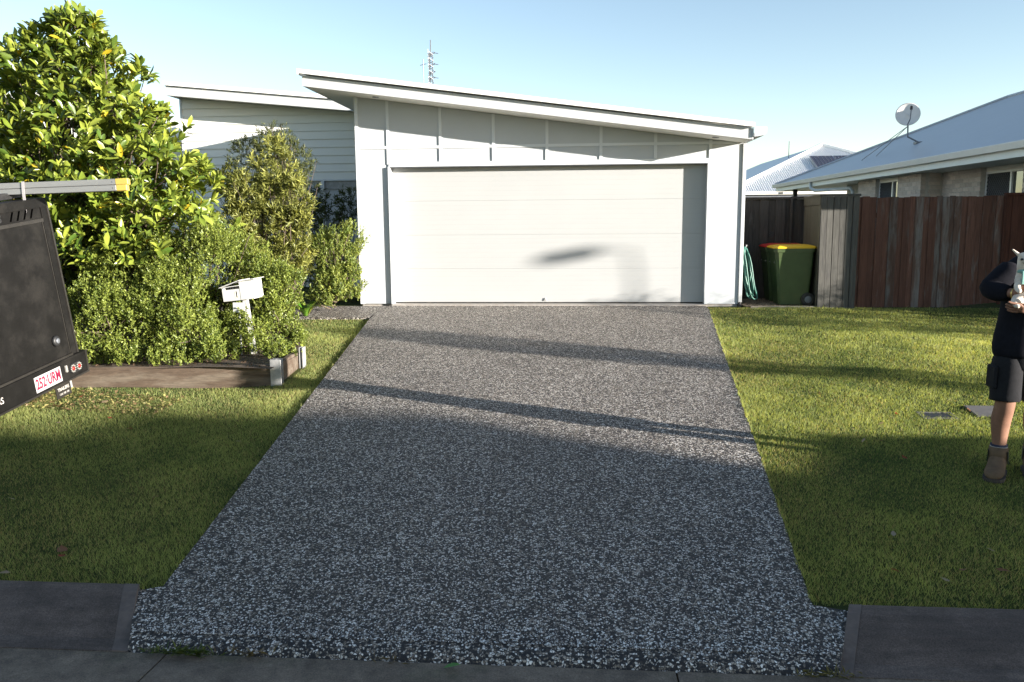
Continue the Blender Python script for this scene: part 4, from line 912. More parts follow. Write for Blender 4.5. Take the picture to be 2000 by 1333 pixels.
# ================================================================== TRAILER (parked along the verge, leaning with the slope)
tr = thing('trailer', 'dusty black enclosed tool trailer parked on the lawn', 'trailer', (-4.6, 6.6, -0.375), (R_(6.5), 0, 0))
def tp(name, mb, mat, parent=tr, smooth=False): return mb.build(name, mat, parent, smooth, origin=(0, 0, 0))
RK = 0.055
def rx(z, off=0.0): return -0.075-RK*z+off                  # raked rear plane: x as a function of height
def rear(y0, y1, z0, z1, th, off=0.0, c=None):              # slab lying on the rear plane
    return MB().prism([(rx(z0, off), y0, z0), (rx(z0, off), y1, z0), (rx(z1, off), y1, z1), (rx(z1, off), y0, z1)], (-th, 0, 0))
body = tp('body', MB().prism([(rx(0.40, -0.03), -0.70, 0.40), (rx(1.80, -0.03), -0.70, 1.80), (-2.55, -0.70, 1.80), (-2.75, -0.70, 1.2), (-2.75, -0.70, 0.40)], (0, 1.40, 0)), M['trailer'])
tp('corner_post', rear(0.625, 0.715, 0.405, 1.83, 0.10, 0.012), M['trailer'], body)
tp('corner_post', rear(-0.715, -0.625, 0.405, 1.83, 0.10, 0.012), M['trailer'], body)
tp('edge_trim', rear(0.700, 0.722, 0.405, 1.80, 0.02, 0.022), M['trailer_edge'], body)
tp('edge_trim', rear(-0.722, -0.700, 0.405, 1.80, 0.02, 0.022), M['trailer_edge'], body)
tp('roof_lip', rear(-0.72, 0.70, 1.765, 1.842, 0.14, 0.026), M['trailer'], body)
tp('header', rear(-0.624, 0.624, 1.665, 1.764, 0.05, 0.004), M['trailer'], body)
dr = tp('rear_door', rear(-0.60, 0.60, 0.425, 1.655, 0.03, 0.014), M['trailer'])
tp('door_lip', rear(-0.61, 0.61, 1.638, 1.668, 0.05, 0.028), M['trailer_edge'], dr)
tp('door_edge', rear(0.596, 0.606, 0.43, 1.64, 0.01, 0.020), M['trailer_edge'], dr)
tp('door_edge', rear(-0.62, 0.62, 0.404, 0.424, 0.03, 0.030), M['trailer_edge'], dr)
# slanted vent slots, the dark inside them painted as black slabs
for i in range(8):
    y = 0.50-0.088*i
    if 3 < i: continue
    s = MB().prism([(rx(1.685, 0.0055), y-0.034, 1.680), (rx(1.680, 0.0075), y-0.014, 1.680), (rx(1.758, 0.0075), y+0.032, 1.758), (rx(1.758, 0.0075), y+0.012, 1.758)], (-0.004, 0, 0))
    tp('vent_slot', s, M['slot'], body)
def rear_M(y, z, off): return Matrix.Translation((rx(z, off), y, z)) @ Matrix.Rotation(-math.atan(RK), 4, 'Y') @ Matrix(((0, 0, 1, 0), (1, 0, 0, 0), (0, 1, 0, 0), (0, 0, 0, 1)))
text_mesh('lettering', 'S', 0.085, M['black_plastic'], body, rear_M(0.085, 1.715, 0.0062), 0.0008, 1.0, 0.003)
# round door lock
lk = tp('door_lock', MB().lathe([(0.001, 0.028), (0.036, 0.028), (0.046, 0.020), (0.050, 0.0)], 20, rear_M(0.43, 0.585, 0.014)), M['black_plastic'], dr, True)
tp('lock_face', MB().lathe([(0.001, 0.035), (0.020, 0.034), (0.028, 0.028)], 16, rear_M(0.43, 0.585, 0.014)), M['steel_dark'], lk, True)
# bumper channel
bp_ = tp('bumper', rear(-0.78, 0.775, 0.205, 0.40, 0.09, 0.035), M['trailer'])
tp('bumper_lip', rear(-0.78, 0.775, 0.385, 0.403, 0.13, 0.044), M['trailer'], bp_)
tp('bumper_lip', rear(-0.78, 0.775, 0.195, 0.210, 0.13, 0.044), M['trailer_edge'], bp_)
tp('bumper_end', MB().box(-0.19, rx(0.3, 0.042), 0.776, 0.80, 0.19, 0.405), M['trailer_edge'], bp_)
pl = tp('number_plate', rear(0.018, 0.384, 0.226, 0.362, 0.003, 0.0385), M['plate'], bp_)
text_mesh('plate_number', '252\u00b7URM', 0.128, M['maroon'], pl, rear_M(0.20, 0.292, 0.0392), 0.0008, 0.70, 0.0035)
tp('plate_lamp', MB().cbox(-0.012, 0.012, -0.02, 0.02, 0, 0.02, 0.004), M['clear_lens'], bp_).matrix_local = rear_M(0.455, 0.315, 0.036) @ Matrix.Diagonal((1, 1.6, 1, 1))
# twin round LED tail lamp in an oval surround
sur = MB(); ring_ = []
for k in range(28):
    a = 2*math.pi*k/28; cy = 0.044 if math.cos(a) > 0 else -0.044
    ring_.append((cy+0.044*math.cos(a), 0.048*math.sin(a)))
Mt = rear_M(0.592, 0.292, 0.036)
vs = [Mt @ Vector((u, v, 0)) for u, v in ring_]+[Mt @ Vector((u*0.97, v*0.95, 0.016)) for u, v in ring_]
sur.v = [tuple(v) for v in vs]; sur.f = [(k, (k+1) % 28, 28+(k+1) % 28, 28+k) for k in range(28)]+[tuple(range(28, 56))]; sur.m = [0]*29
ts = tp('tail_lamp', sur, M['black_plastic'], bp_)
for cy in (-0.045, 0.045):
    tp('red_lens', MB().lathe([(0.001, 0.024), (0.016, 0.023), (0.020, 0.016)], 14, Mt @ Matrix.Translation((cy, 0, 0))), M['red_lens'], ts, True)
    for k in range(10):
        a = 2*math.pi*k/10
        tp('led', MB().lathe([(0.001, 0.022), (0.006, 0.021), (0.0075, 0.016)], 8, Mt @ Matrix.Translation((cy+0.030*math.cos(a), 0.030*math.sin(a), 0))), M['clear_lens'], ts)
text_mesh('lettering', 'TRAILERS', 0.075, M['letter_white'], bp_, rear_M(-0.53, 0.30, 0.0358), 0.0008, 0.95, 0.001)
fl = tp('mudflap', rear(0.285, 0.50, 0.075, 0.192, 0.006, 0.02), M['trailer_edge'])
text_mesh('lettering', 'TRAILERS', 0.042, M['letter_white'], fl, rear_M(0.395, 0.150, 0.0206), 0.0006, 0.95, 0.001)
text_mesh('lettering', '1300 788 188', 0.027, M['letter_white'], fl, rear_M(0.395, 0.105, 0.0206), 0.0006, 0.95, 0.0)
tp('bracket', rear(0.505, 0.53, 0.12, 0.20, 0.02, 0.02), M['galv'])
tp('chassis_rail', MB().box(-2.9, -0.25, -0.45, -0.38, 0.30, 0.395), M['trailer'])
tp('chassis_rail', MB().box(-2.9, -0.25, 0.38, 0.45, 0.30, 0.395), M['trailer'])
tp('drawbar', MB().tube([(-2.9, 0.41, 0.35), (-4.0, 0.0, 0.36), (-4.35, 0.0, 0.36)], 0.045, 6), M['trailer'])
tp('drawbar', MB().tube([(-2.9, -0.41, 0.35), (-4.0, 0.0, 0.36)], 0.045, 6), M['trailer'])
tp('jockey_wheel', MB().lathe([(0.02, -0.03), (0.10, -0.03), (0.10, 0.03), (0.02, 0.03)], 18, Matrix.Translation((-3.8, 0.12, 0.11)) @ Matrix.Rotation(R_(90), 4, 'X')), M['rubber'])
for y0 in (-0.74, 0.53):
    wm = Matrix.Translation((-0.78, y0+0.19, 0.305)) @ Matrix.Rotation(R_(90), 4, 'X')
    ty = tp('tyre', MB().lathe([(0.19, 0.0), (0.275, 0.005), (0.30, 0.03), (0.305, 0.06), (0.298, 0.062), (0.298, 0.068), (0.305, 0.07), (0.305, 0.11), (0.298, 0.112), (0.298, 0.118), (0.305, 0.12), (0.30, 0.16), (0.275, 0.185), (0.19, 0.19)], 34, wm), M['rubber'], tr, True)
    tp('rim', MB().lathe([(0.03, 0.03), (0.12, 0.04), (0.188, 0.006), (0.19, 0.18), (0.05, 0.18)], 24, wm), M['galv'], ty, True)
    tp('mudguard', MB().prism([(-1.25, y0-0.02, 0.42), (-1.10, y0-0.02, 0.64), (-0.46, y0-0.02, 0.64), (-0.31, y0-0.02, 0.42), (-0.34, y0-0.02, 0.42), (-0.48, y0-0.02, 0.62), (-1.08, y0-0.02, 0.62), (-1.22, y0-0.02, 0.42)], (0, 0.23, 0)), M['trailer'])
for xx in (-0.35, -2.3): tp('roof_rack', MB().cbox(xx-0.025, xx+0.025, -0.68, 0.68, 1.845, 1.90, 0.005).cbox(xx-0.02, xx+0.02, 0.52, 0.56, 1.90, 1.96, 0.003).cbox(xx-0.02, xx+0.02, -0.56, -0.52, 1.90, 1.96, 0.003), M['black_plastic'])
# ladders tied on top: a double-section ladder with yellow end caps
LY = 6.86
pA = atY(0, 370.5, LY); pB = atY(253, 360.5, LY)
ld = thing('ladder', 'aluminium extension ladder with yellow end caps tied on the trailer roof', 'ladder', (pB.x, LY, pB.z))
ld.rotation_euler = (0, -math.atan2(pB.z-pA.z, pB.x-pA.x), 0)
def lp(name, mb, mat, parent=ld): return mb.build(name, mat, parent, origin=(0, 0, 0))
for sec, zc in enumerate((-0.0255, 0.0265)):
    st = lp('section', MB().tube([(-0.13, 0.0, zc), (-0.13, 0.08, zc)], 0.014, 8), M['aluminium'])
    for yy in (0.0, 0.08):
        rl_ = MB().cbox(-4.2, (-0.115 if sec == 0 else -0.10)-0.035*(yy > 0), yy-0.013, yy+0.013, zc-0.0245, zc+0.0245, 0.003)
        lp('rail', rl_, M['aluminium'], st)
        lp('end_cap', MB().cbox(-0.118+0.004*(1-sec)-0.035*(yy > 0), -0.022+0.014*sec-0.035*(yy > 0), yy-0.0145, yy+0.0145, zc-0.0252, zc+0.0252, 0.003), M['yellow'], st)
        lp('rivet', MB().lathe([(0.001, 0.003), (0.005, 0.002), (0.006, 0)], 8, Matrix.Translation((-0.145, yy-0.013, zc)) @ Matrix.Rotation(R_(90), 4, 'X')), M['steel_dark'], st)
    for i in range(13): lp('rung', MB().tube([(-0.42-0.29*i, 0.013, zc), (-0.42-0.29*i, 0.067, zc)], 0.014, 8), M['aluminium'], st)
a = ld.location
def ll(px, py, dy): q = atY(px, py, LY+dy)-a; rot = Matrix.Rotation(-ld.rotation_euler[1], 3, 'Y'); return rot @ q
def tie(px0, px1, path, dy):
    mb = MB(); P = [ll(*p, dy) for p in path]; n = len(P)
    for p in P: mb.v += [(p.x-0.013, p.y, p.z), (p.x+0.013, p.y, p.z), (p.x+0.013, p.y-0.002, p.z), (p.x-0.013, p.y-0.002, p.z)]
    for i in range(n-1):
        for k in range(4): mb.f.append((i*4+k, i*4+(k+1) % 4, (i+1)*4+(k+1) % 4, (i+1)*4+k))
    mb.f += [(3, 2, 1, 0), tuple(range(4*n-4, 4*n))]; mb.m = [0]*len(mb.f); return mb
sp_ = tie(0, 0, [(44.5, 355), (45, 366), (46, 378), (48, 392), (50, 405), (49, 416)], -0.02).build('tie_strap', M['plate'], None, origin=(0, 0, 0))
sp_.location = ld.location; sp_.rotation_euler = ld.rotation_euler
tag(sp_, 'pale webbing strap tying the ladder to the trailer roof', 'strap')

# ================================================================== PLANTS
def stems(name, pts_list, rad, mat, parent):
    mb = MB()
    for P, r in pts_list: mb.tube(P, r, 6)
    return mb.build(name, mat, parent, True)
def wiggle(p, q, n=6, amp=0.06):
    p = Vector(p); q = Vector(q); o = Vector(rng.normal(size=3)*amp)
    return [p.lerp(q, t)+o*math.sin(math.pi*t)+Vector(rng.normal(size=3)*amp*0.15) for t in lin(0, 1, n)]
# ---- the big glossy-leafed tree behind the trailer
BX, BY = -5.75, 9.7
bt = thing('broadleaf_tree', 'tall bushy tree with large glossy yellow green leaves behind the trailer', 'tree', (BX, BY, -0.12))
prof = [(18, 118, 168), (40, 80, 200), (70, 40, 225), (105, 5, 255), (150, -25, 272), (200, -50, 305), (250, -70, 345), (300, -85, 388), (350, -90, 412), (400, -95, 425), (450, -100, 428), (500, -100, 415), (540, -60, 330), (580, 60, 255), (605, 110, 220)]
def prof_at(py):
    for (a, l0, r0), (b, l1, r1) in zip(prof[:-1], prof[1:]):
        if a <= py <= b: t = (py-a)/(b-a); return l0+(l1-l0)*t, r0+(r1-r0)*t
    return prof[-1][1:]
tips = []
while len(tips) < 2100:
    py = 18+587*rng.random(); l, r = prof_at(py)
    if rng.random() > (r-l)/530: continue
    rad = rng.random()**0.38; an = 2*math.pi*rng.random()
    hw = (r-l)/2; cx_ = (l+r)/2
    u = rad*math.cos(an); v = rad*math.sin(an)
    lump = 1.0+0.13*math.sin(py*0.06+3*an)+0.09*math.sin(py*0.13-5*an)+(0.10*rng.random() if rng.random() < 0.2 else 0)
    pxl = cx_+hw*u*lump*0.97; dY = -v*hw/168.0*0.8*lump
    p = atY(pxl, py, BY+dY)
    out = Vector((u, -v*1.0, 0.35+0.5*(1-min(1, (py-18)/300)))).normalized()
    tips.append((p, out, rad))
P = []; Dv = []; Nv = []; Ln = []; Wd = []; Cc = []; Sc = []
for p, out, rad in tips:
    ax = (out*0.8+Vector((0, 0, 0.55))+Vector(rng.normal(size=3)*0.35)).normalized()
    nl = int(7+5*rng.random()); base_t = 0.5+0.5*rng.random()
    for k in range(nl):
        az = 2.4*k+rng.random()*0.5; el = 0.25+0.85*rng.random()
        q = ax.to_track_quat('Z', 'Y')
        d = q @ Vector((math.cos(az)*math.sin(el), math.sin(az)*math.sin(el), math.cos(el)))
        d = (d+Vector((0, 0, -0.12))).normalized()
        nn = (ax-d*ax.dot(d)+Vector(rng.normal(size=3)*0.25)).normalized()
        L = (0.085+0.085*rng.random()); P.append(p+ax*(-0.10+0.12*k/nl)+d*0.01); Dv.append(d); Nv.append(nn); Ln.append(L); Wd.append(L*(0.34+0.12*rng.random()))
        t_ = rng.random()
        if rng.random() < 0.02: c = (0.40, 0.30, 0.02)
        else: c = tuple(np.array((0.055, 0.10, 0.015))*(1-t_)+np.array((0.255, 0.295, 0.045))*t_)
        Cc.append(c); Sc.append((p.y-BY)*0.6+rng.random()*0.5-0.15*rad)
P = np.array(P); Dv = np.array(Dv); Nv = np.array(Nv); Ln = np.array(Ln); Wd = np.array(Wd); Cc = np.array(Cc)
order = np.argsort(np.array(Sc)); pick = order[:300]; rest = order[300:]
fo = scatter('foliage', P[rest]-np.array(bt.location), Dv[rest], Nv[rest], Ln[rest], Wd[rest], LEAF_V, LEAF_F, Cc[rest], M['leaf_gloss'], bt, True); tag(fo, kind='stuff')
lm = []
for k, c in enumerate(((0.07, 0.125, 0.017), (0.14, 0.19, 0.025), (0.235, 0.27, 0.04), (0.40, 0.31, 0.03))):
    one_ = scatter('leaf_src', np.zeros((1, 3)), np.array([[1.0, 0, 0]]), np.array([[0, 0, 1.0]]), np.ones(1), np.ones(1), LEAF_V, LEAF_F, np.array([c]), M['leaf_gloss'], None, True); lm.append(one_.data); bpy.data.objects.remove(one_)
for i in pick:
    d = Vector(Dv[i]).normalized(); s = Vector(Nv[i]).cross(d).normalized(); nn = d.cross(s)
    o = bpy.data.objects.new('leaf', lm[3 if rng.random() < 0.02 else int(rng.random()*3)]); link(o, bt)
    mm = Matrix(((d.x*Ln[i], s.x*Wd[i], nn.x*Ln[i], P[i][0]-bt.location.x), (d.y*Ln[i], s.y*Wd[i], nn.y*Ln[i], P[i][1]-bt.location.y), (d.z*Ln[i], s.z*Wd[i], nn.z*Ln[i], P[i][2]-bt.location.z), (0, 0, 0, 1)))
    o.matrix_local = mm
tk = []
for k in range(5):
    a = 1.257*k; e = (BX+0.45*math.cos(a), BY+0.4*math.sin(a), 1.35+0.2*rng.random())
    tk.append((wiggle((BX+0.06*math.cos(a), BY+0.06*math.sin(a), -0.2), e, 7, 0.05), [0.045-0.004*i for i in range(7)]))
stems('trunk', tk, 0, M['bark'], bt)
lb = []
for p, out, rad in tips[::9]:
    a = 1.257*int(rng.random()*5); t_ = 0.25+0.75*rng.random()
    src = Vector((BX+0.45*math.cos(a)*t_, BY+0.4*math.sin(a)*t_, -0.1+1.45*t_)); src.z = min(max(src.z, 0.1), p.z-0.05)
    lb.append((wiggle(src, p+out*0.02, 6, 0.09), [0.020, 0.015, 0.012, 0.009, 0.007, 0.005]))
stems('limbs', lb, 0, M['twig'], bt)

# ---- shrubs built from lumpy clouds of small leaves on twigs
def shrub(name, label, blobs, n, L, ratio, c0, c1, twigs=60, base=None, cat='shrub', spread=0.9, whorl=0, trans=None, tmpl=None, group=None, up=0.5, fill=0.25, tufts=0, sprig=1.5):
    # blobs: (centre, radii); leaves sit on lumpy shells, some inside
    base = base or (blobs[0][0][0], blobs[0][0][1], -0.12)
    if tufts:
        nb_ = []
        for c, rr in blobs:
            nb_.append((c, tuple(x*0.80 for x in rr)))
            for k in range(tufts):
                u_ = rand_unit(1)[0]; u_[1] -= 0.3; u_ /= np.linalg.norm(u_); f_ = 0.24+0.16*rng.random(); mr_ = min(rr)
                nb_.append((tuple(np.array(c)+u_*np.array(rr)*0.84), (mr_*f_, mr_*f_, mr_*f_*1.15)))
        blobs = nb_
    r = thing(name, label, cat, base, group=group)
    vol = np.array([b[1][0]*b[1][1]+b[1][0]*b[1][2]+b[1][1]*b[1][2] for b in blobs]); vol /= vol.sum()
    m_ = n if not whorl else max(1, n//whorl)
    which = rng.choice(len(blobs), m_, p=vol); C = np.array([b[0] for b in blobs])[which]; Rr = np.array([b[1] for b in blobs])[which]
    u = rand_unit(m_)
    u[:, 1] -= 0.35*rng.random(m_); u /= np.linalg.norm(u, axis=1, keepdims=True)     # a little more on the open side
    f = 5.0
    ph = which*1.7
    lump = 1+0.13*np.sin(u[:, 0]*7+ph)*np.sin(u[:, 2]*8+1.3+ph)+0.09*np.sin(u[:, 0]*17+u[:, 1]*11)*np.sin(u[:, 2]*19+ph)
    rad = np.where(rng.random(m_) < fill, 0.45+0.5*rng.random(m_), 0.90+0.13*rng.normal(size=m_)*0.6)*lump
    pos = C+u*Rr*rad[:, None]
    keep = pos[:, 2] > (-0.10 if name != 'x' else -9)
    pos, u, which = pos[keep], u[keep], which[keep]
    if whorl:
        k_ = len(pos); pos2 = np.repeat(pos, whorl, 0); u2 = np.repeat(u, whorl, 0)
        ax = u2*0.6+np.array([0, 0, up])+np.repeat(rng.normal(size=(k_, 3))*0.3, whorl, 0); ax /= np.linalg.norm(ax, axis=1, keepdims=True)
        d = ax+rand_unit(len(ax))*0.95; d /= np.linalg.norm(d, axis=1, keepdims=True)
        pos = pos2+ax*((rng.random(len(ax))-0.7)*L*sprig)[:, None]; nrm = ax+0.3*rng.normal(size=ax.shape); tone = np.repeat(rng.random(k_), whorl)*0.6+0.4*rng.random(len(ax)); u = u2
    else:
        d = u*0.55+rand_unit(len(u))*spread+np.array([0, 0, up*0.6]); nrm = u+0.75*rng.normal(size=u.shape); tone = rng.random(len(u))
    n_ = len(pos); Ls = L*(0.65+0.7*rng.random(n_))
    cc = mixcol(c0, c1, tone)
    fo = scatter('foliage', pos-np.array(base), d, nrm, Ls, Ls*ratio, tmpl[0] if tmpl else FOLD_V, tmpl[1] if tmpl else FOLD_F, cc, M['leaf'], r); tag(fo, kind='stuff')
    tw = []
    for i in rng.choice(len(pos), min(twigs, len(pos)), replace=False):
        q = Vector(pos[i]); src = Vector((base[0]+0.25*(q.x-base[0])+0.03*rng.normal(), base[1]+0.25*(q.y-base[1])+0.03*rng.normal(), max(-0.15, min(q.z-0.1, 0.15))))
        tw.append((wiggle(src, q, 5, 0.05), [0.012, 0.009, 0.007, 0.005, 0.003]))
    stems('stems', tw, 0, M['twig'], r)
    return r
def blob(px, py, Y, w, h, dep=None):                               # pixel centre and size -> ellipsoid
    c = atY(px, py, Y); s = (R_inv_depth(px, py, Y)); return ((c.x, c.y, c.z), (w/2/s, (dep if dep else w/2/s*0.85), h/2/s))
def R_inv_depth(px, py, Y):
    q = np.array(atY(px, py, Y))-CAMP; return PF/float((RW.T @ q)[2])
HC0, HC1 = (0.048, 0.085, 0.016), (0.295, 0.34, 0.068)
shrub('hedge_shrub', 'rounded small leaved shrub growing over the sleeper behind the trailer', [blob(215, 640, 8.35, 190, 170), blob(180, 600, 8.6, 130, 140), blob(275, 585, 8.5, 170, 150), blob(240, 540, 8.9, 150, 120), blob(175, 690, 8.0, 110, 60), blob(260, 695, 8.02, 120, 60)], 52000, 0.027, 0.52, HC0, HC1, 60, tufts=20, whorl=13, sprig=4.2, up=0.9, fill=0.3)
shrub('hedge_shrub', 'tallest rounded small leaved shrub in the middle of the garden bed', [blob(390, 520, 9.1, 230, 170), blob(350, 600, 8.6, 170, 170), blob(300, 500, 9.3, 120, 110), blob(440, 470, 9.4, 130, 90), blob(370, 660, 8.3, 150, 120), blob(345, 695, 8.05, 120, 60), blob(425, 690, 8.15, 100, 60)], 62000, 0.027, 0.52, HC0, HC1, 60, tufts=20, whorl=13, sprig=4.2, up=0.9, fill=0.3)
shrub('hedge_shrub', 'bright small leaved shrub behind the mailbox post', [blob(520, 590, 9.2, 150, 170), blob(545, 640, 9.0, 110, 130), blob(465, 640, 9.25, 120, 150), blob(500, 530, 9.4, 130, 110), blob(555, 560, 9.1, 80, 110), blob(470, 685, 8.75, 90, 60), blob(545, 690, 8.5, 80, 60), blob(430, 600, 9.25, 110, 120), blob(492, 640, 8.52, 50, 60), blob(462, 618, 8.62, 44, 40)], 52000, 0.027, 0.52, HC0, HC1, 60, tufts=20, whorl=13, sprig=4.2, up=0.9, fill=0.3)
shrub('bottlebrush_shrub', 'open olive green shrub with narrow whorled leaves before the weatherboards', [blob(540, 330, 11.0, 110, 120), blob(480, 380, 10.9, 110, 100), blob(570, 400, 10.8, 100, 110), blob(445, 360, 11.0, 70, 80), blob(520, 440, 10.8, 130, 110), blob(560, 500, 10.7, 110, 90), blob(600, 470, 10.8, 60, 90), blob(455, 450, 10.6, 90, 110), blob(500, 520, 10.5, 110, 90)], 24000, 0.072, 0.19, (0.08, 0.10, 0.026), (0.33, 0.335, 0.085), 70, whorl=15, up=0.8, fill=0.25, tufts=12, base=(-3.95, 10.95, -0.06))
shrub('dark_shrub', 'grey green fine leaved shrub rising behind the olive shrub', [blob(535, 285, 12.6, 90, 80), blob(480, 300, 12.7, 70, 70), blob(575, 320, 12.6, 80, 80), blob(555, 350, 12.6, 110, 80), blob(520, 400, 12.7, 120, 90)], 11000, 0.055, 0.20, (0.055, 0.07, 0.025), (0.13, 0.145, 0.05), 70, whorl=10, up=0.8, fill=0.35, base=(-4.75, 12.75, -0.02))
shrub('corner_shrub', 'light green shrub pressed against the garage wall corner', [blob(655, 505, 11.95, 90, 120), blob(690, 470, 12.1, 50, 100), blob(640, 560, 11.9, 90, 80), blob(685, 545, 11.95, 60, 90), blob(625, 480, 12.1, 60, 70)], 22000, 0.036, 0.36, (0.07, 0.125, 0.026), (0.33, 0.36, 0.085), 60, whorl=13, sprig=3.5, up=0.9, fill=0.3, tufts=12, base=(-3.62, 12.1, -0.02))
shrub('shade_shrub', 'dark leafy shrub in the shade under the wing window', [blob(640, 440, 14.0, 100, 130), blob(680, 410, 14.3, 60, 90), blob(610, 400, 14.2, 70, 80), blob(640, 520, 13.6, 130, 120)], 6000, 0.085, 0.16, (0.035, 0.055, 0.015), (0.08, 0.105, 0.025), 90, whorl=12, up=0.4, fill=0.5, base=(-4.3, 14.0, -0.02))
# low strappy plant by the path
lp_ = thing('strappy_plant', 'low plant with broad strappy leaves beside the path', 'plant', (-3.95, 11.62, -0.06))
sv = [(0, 0, 0), (.3, .5, .22), (.3, -.5, .22), (.65, .45, .24), (.65, -.45, .24), (1, 0, .04)]; sfc = [[0, 2, 1], [1, 2, 4, 3], [3, 4, 5]]
for k in range(26):
    a = 0.5+2.4*k; d = np.array([[math.cos(a), math.sin(a), 0.35+0.5*rng.random()]])
    o = scatter('leaf', np.array([[0.03*math.cos(a), 0.03*math.sin(a), 0.0]]), d, np.array([[0, 0, 1.0]])-d*0.3, np.array([0.24+0.12*rng.random()]), np.array([0.05+0.02*rng.random()]), sv, sfc, np.array([(0.07+0.08*rng.random(), 0.14+0.07*rng.random(), 0.02)]), M['leaf_gloss'], lp_, True)

# ================================================================== PERSON HOLDING A DOG
def skin_mesh(name, joints, chains, mat, parent, root, sub=2, off=(0, 0, 0)):
    """joints: name -> (Vector, radius or (rx, ry)); chains: lists of joint names"""
    ks = list(joints); ix = {k: i for i, k in enumerate(ks)}; o3 = Vector(off)
    es = set()
    for ch in chains:
        for a_, b_ in zip(ch[:-1], ch[1:]): es.add((min(ix[a_], ix[b_]), max(ix[a_], ix[b_])))
    me = bpy.data.meshes.new(name+'_s'); me.from_pydata([Vector(joints[k][0])-o3 for k in ks], list(es), []); me.update()
    o = bpy.data.objects.new(name+'_s', me); col.objects.link(o)
    sk = o.modifiers.new('skin', 'SKIN'); sk.use_smooth_shade = True
    for i, k in enumerate(ks):
        r = joints[k][1]; sv_ = me.skin_vertices[0].data[i]; sv_.radius = r if isinstance(r, tuple) else (r, r); sv_.use_root = (k == root)
    if sub:
        sb = o.modifiers.new('sub', 'SUBSURF'); sb.levels = sub; sb.render_levels = sub
    dg = bpy.context.evaluated_depsgraph_get(); m2 = bpy.data.meshes.new_from_object(o.evaluated_get(dg)); bpy.data.objects.remove(o)
    m2.materials.clear(); m2.materials.append(mat); m2.name = name
    return link(bpy.data.objects.new(name, m2), parent)
FY = 5.52; gz0 = lawn_z(2.78, FY)+0.012
def pt(px, py, Y): return atY(px, py, Y)
man = thing('person', 'person in black hoodie, dark shorts and brown boots holding a small dog', 'person', (2.95, FY, gz0))
mo = man.location
J = {}; TOE = {}
J['pelvis'] = (pt(1996, 668, FY), (0.10, 0.08)); J['waist'] = (pt(2004, 625, FY), (0.105, 0.085)); J['chest'] = (pt(2015, 560, FY+0.01), (0.10, 0.075)); J['upch'] = (pt(2021, 528, FY+0.02), (0.075, 0.055))
J['neck'] = (pt(2028, 487, FY+0.02), 0.052); J['head'] = (pt(2034, 450, FY-0.005), (0.076, 0.090)); J['crown'] = (pt(2035, 427, FY), (0.073, 0.083)); J['chin'] = (pt(2033, 470, FY-0.05), 0.045); J['nose'] = (pt(2033, 455, FY-0.105), 0.014)
for s, hx, kx, ax_, tx, dy in (('a', 1970, 1964, 1950, 1942, 0.0), ('b', 2022, 2024, 2017, 2022, 0.08)):
    J['hip'+s] = (pt(hx, 690, FY+dy*0.3), 0.080); J['knee'+s] = (pt(kx, 788, FY-0.03+dy), 0.064); J['calf'+s] = (pt((kx+ax_)/2-3, 822, FY+0.02+dy), 0.066); J['shin'+s] = (pt((kx+ax_*3)/4-1, 852, FY+0.03+dy), 0.051); J['ankle'+s] = (pt(ax_, 880, FY+0.03+dy), 0.041)
    J['foot'+s] = (pt((ax_*2+tx)/3, 905, FY-0.0+dy), 0.030); TOE[s] = pt(tx, 914, FY-0.10+dy)
def hand(J, s, wrist, palm, fdir, side, nrm, curl):
    """palm centre, finger direction, side (towards index finger), normal out of the palm; fingers bend along nrm"""
    f = Vector(fdir).normalized(); sd = Vector(side).normalized(); nn = Vector(nrm).normalized(); ch = []
    J['palm'+s] = (Vector(palm), (0.034, 0.018))
    for k, (o_, L) in enumerate(((0.030, 0.072), (0.010, 0.080), (-0.010, 0.074), (-0.029, 0.058))):
        r0 = Vector(palm)+f*0.035+sd*o_; d1 = (f+nn*curl*0.4).normalized(); d2 = (f+nn*curl*1.0).normalized(); d3 = (f*0.7+nn*curl*1.6).normalized()
        J['k%d%s' % (k, s)] = (r0, 0.0105); J['m%d%s' % (k, s)] = (r0+d1*L*0.42, 0.0095); J['d%d%s' % (k, s)] = (r0+d1*L*0.42+d2*L*0.33, 0.0085); J['t%d%s' % (k, s)] = (r0+d1*L*0.42+d2*L*0.33+d3*L*0.25, 0.007)
        ch.append(['palm'+s]+['%s%d%s' % (c, k, s) for c in 'kmdt'])
    t0 = Vector(palm)-f*0.015+sd*0.036; J['th0'+s] = (t0, 0.0125); J['th1'+s] = (t0+(f*0.55+sd*0.65+nn*0.3).normalized()*0.035, 0.011); J['th2'+s] = (t0+(f*0.65+sd*0.55+nn*0.5).normalized()*0.062, 0.009)
    ch.append(['palm'+s, 'th0'+s, 'th1'+s, 'th2'+s]); return ch
J['sha'] = (pt(1982, 524, FY+0.0), 0.052); J['ela'] = (pt(1930, 566, FY-0.03), 0.046); J['wra'] = (pt(1984, 574, FY-0.20), 0.030)
J['shb'] = (pt(2062, 524, FY+0.02), 0.052); J['elb'] = (pt(2084, 600, FY-0.02), 0.046); J['wrb'] = (pt(2020, 606, FY-0.24), 0.030)
chains = [['pelvis', 'waist', 'chest', 'upch', 'neck', 'head', 'crown'], ['head', 'chin'], ['head', 'nose'], ['upch', 'sha', 'ela', 'wra'], ['upch', 'shb', 'elb', 'wrb']]
for s in 'ab': chains.append(['pelvis', 'hip'+s, 'knee'+s, 'calf'+s, 'shin'+s, 'ankle'+s, 'foot'+s])
chains.append(['wra', 'palma']); chains += hand(J, 'a', None, pt(2000, 560, FY-0.27), (0.72, -0.1, 0.55), (0.2, -0.3, 0.9), (0.35, 0.9, 0.0), 0.5)
